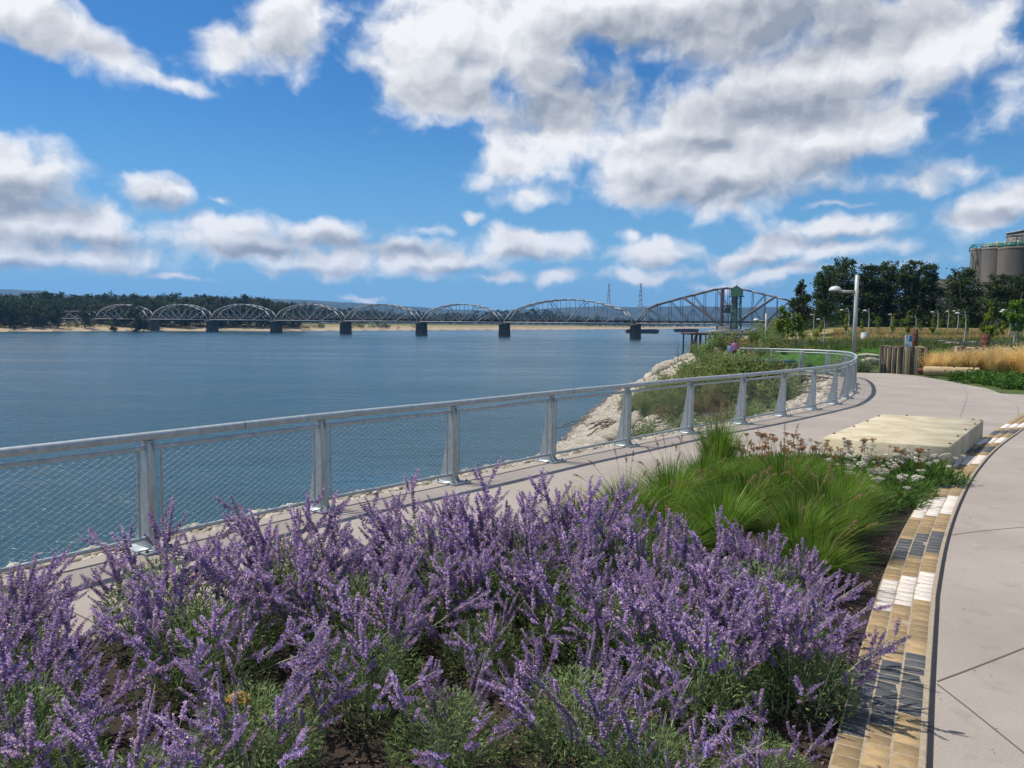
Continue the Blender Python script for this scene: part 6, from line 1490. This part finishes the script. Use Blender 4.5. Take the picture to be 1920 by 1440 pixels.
# ------------------------------------------------------------------ people on the rocks
def person(pos, rz, pose, shirt, pants, skin, hair, label, hgt=1.68):
    s = hgt / 1.70
    J = {'pel': (0, 0, .93), 'sp': (0, .01, 1.15), 'ch': (0, 0, 1.36), 'nk': (0, -.01, 1.48), 'hd': (0, -.03, 1.57), 'tp': (0, -.03, 1.68)}
    if pose == 'stand':
        J.update(lh=(.09, 0, .90), lk=(.10, -.03, .49), la=(.11, .02, .09), lt=(.12, -.13, .03), rh=(-.09, 0, .90), rk=(-.11, -.01, .49), ra=(-.13, .04, .09), rt=(-.14, -.11, .03), ls=(.18, 0, 1.40), le=(.25, .03, 1.13), lw=(.21, -.14, .95), rs=(-.18, 0, 1.40), re=(-.27, .02, 1.14), rw=(-.24, -.16, .98))
    else:
        J.update(lh=(.09, 0, .90), lk=(.13, -.42, .92), la=(.13, -.46, .50), lt=(.14, -.60, .46), rh=(-.09, 0, .90), rk=(-.12, -.43, .95), ra=(-.14, -.42, .50), rt=(-.15, -.57, .46), ls=(.18, 0, 1.40), le=(.24, -.10, 1.16), lw=(.14, -.32, 1.06), rs=(-.18, 0, 1.40), re=(-.24, -.08, 1.15), rw=(-.14, -.33, 1.08))
    rad = dict(pel=(.15, .11), sp=(.135, .095), ch=(.16, .11), nk=(.055, .055), hd=(.078, .095), tp=(.055, .065), lh=(.09, .09), lk=(.06, .06), la=(.04, .045), lt=(.04, .03), ls=(.062, .062), le=(.045, .045), lw=(.032, .03))
    E_ = [('pel', 'sp'), ('sp', 'ch'), ('ch', 'nk'), ('nk', 'hd'), ('hd', 'tp')]
    for q in 'lr': E_ += [('pel', q + 'h'), (q + 'h', q + 'k'), (q + 'k', q + 'a'), (q + 'a', q + 't'), ('ch', q + 's'), (q + 's', q + 'e'), (q + 'e', q + 'w')]
    names = list(J); ix = {n: i for i, n in enumerate(names)}
    me = bpy.data.meshes.new('person'); zo = -.03 if pose == 'stand' else -.5
    me.from_pydata([(J[n][0] * s, J[n][1] * s, (J[n][2]) * s + zo * (pose != 'stand')) for n in names], [(ix[a], ix[b]) for a, b in E_], [])
    o = bpy.data.objects.new('person', me); COL.objects.link(o); o.location = pos; o.rotation_euler = (0, 0, rz); WORLDM[o.name] = Matrix.LocRotScale(Vector(pos), Euler((0, 0, rz)), Vector((1, 1, 1)))
    md = o.modifiers.new('skin', 'SKIN'); md.use_smooth_shade = True
    if not me.skin_vertices: me.skin_vertices.new()
    for n in names:
        v = me.skin_vertices[0].data[ix[n]]; k_ = n if n in rad else 'l' + n[1:]; v.radius = tuple(q * s for q in rad[k_]); v.use_root = n == 'pel'
    sb = o.modifiers.new('sub', 'SUBSURF'); sb.levels = 1; sb.render_levels = 2
    m = bpy.data.materials.new('person_clothes'); m.use_nodes = True; t = m.node_tree; b = t.nodes['Principled BSDF']; b.inputs['Roughness'].default_value = .8
    tcn = N(t, 'ShaderNodeTexCoord'); sp = N(t, 'ShaderNodeSeparateXYZ'); t.links.new(tcn.outputs['Object'], sp.inputs[0]); rp = N(t, 'ShaderNodeValToRGB'); rp.color_ramp.interpolation = 'CONSTANT'
    mr = N(t, 'ShaderNodeMapRange'); t.links.new(sp.outputs[2], mr.inputs[0]); mr.inputs[1].default_value = zo * (pose != 'stand'); mr.inputs[2].default_value = 1.7 * s + zo * (pose != 'stand'); t.links.new(mr.outputs[0], rp.inputs[0])
    els = rp.color_ramp.elements; els[0].color = (.04, .035, .03, 1); els[1].position = .06; els[1].color = (*pants, 1)
    for ps, c in ((.56 if pose == 'stand' else .60, shirt), (.865, skin)): q = els.new(ps); q.color = (*c, 1)
    t.links.new(rp.outputs[0], b.inputs['Base Color']); me.materials.append(m)
    hm = MB(); hm.blob((0, .0, 1.635 * s + zo * (pose != 'stand')), (.10 * s, .115 * s, .085 * s), 3, rough=.06, sub=2); obj('hair', hm.mesh('hair', [mat('hair', hair, .6)], True), o, world=False)
    for sx in (-1, 1):
        em = MB(); em.blob((sx * .032 * s, -.125 * s, 1.585 * s + zo * (pose != 'stand')), .012 * s, 1, rough=0, sub=1); obj('eye', em.mesh('eye', [M_BOLT]), o, world=False)
    nm_ = MB(); nm_.blob((0, -.135 * s, 1.56 * s + zo * (pose != 'stand')), (.013 * s, .02 * s, .02 * s), 1, rough=0, sub=1); obj('nose', nm_.mesh('nose', [mat('skin', skin, .6)]), o, world=False)
    for sx in (-1, 1):
        kk = 'lw' if sx > 0 else 'rw'; w_ = np.array(J[kk]) * s + [0, 0, zo * (pose != 'stand')]; hm2 = MB(); hm2.blob(w_ + [0, -.03, -.05], (.028, .04, .05), 2, rough=.05, sub=1)
        for f_ in range(4): hm2.tube([w_ + [(-.03 + .02 * f_) , -.04, -.08], w_ + [(-.03 + .02 * f_), -.06, -.12], w_ + [(-.03 + .02 * f_), -.05, -.15 - .01 * (f_ in (1, 2))]], .008, 5)
        hm2.tube([w_ + [-sx * .03, -.03, -.04], w_ + [-sx * .05, -.06, -.07], w_ + [-sx * .045, -.08, -.10]], .009, 5); obj('hand', hm2.mesh('hand', [mat('skin', skin, .6)]), o, world=False)
    return tag(o, label, 'person', 'people on the rocks')
for px, py, rz, pose, sh, pa, ha, lab, hg in ((1377, 681, 2.8, 'stand', (.62, .20, .42), (.04, .04, .045), (.06, .035, .02), 'person in a pink top and dark trousers standing on the bank', 1.68), (1368, 680, 2.4, 'stand', (.14, .26, .55), (.40, .33, .25), (.10, .06, .03), 'person in a blue top standing left of the pink top', 1.45), (1405, 673, .6, 'sit', (.60, .22, .10), (.25, .2, .16), (.05, .03, .02), 'person in an orange top sitting on the rocks right of the pink top', 1.68), (1346, 676, -.4, 'sit', (.55, .50, .42), (.2, .2, .2), (.03, .08, .38), 'person with a blue cap sitting low on the rocks', 1.6)):
    Yp = 62.0; q = hit(px, py, 30, 140)
    person(tuple(q), rz, pose, sh, pa, (.45, .26, .18), ha, lab, hg * max(.8, min(1.15, q[1] / 70)))

# ------------------------------------------------------------------ air
hb = MB(); hb.box((0, 0, 198), (18800, 18800, 426)); 
hm = bpy.data.materials.new('haze_air'); hm.use_nodes = True; ht = hm.node_tree; ht.nodes.clear()
pv = N(ht, 'ShaderNodeVolumePrincipled'); pv.inputs['Color'].default_value = (.22, .50, 1.0, 1); pv.inputs['Density'].default_value = 6.5e-5; pv.inputs['Anisotropy'].default_value = .2
ho = N(ht, 'ShaderNodeOutputMaterial'); ht.links.new(pv.outputs[0], ho.inputs['Volume'])
obj('haze', hb.mesh('haze', [hm]), kind='stuff', label='thin blue summer haze over the river', cat='haze')
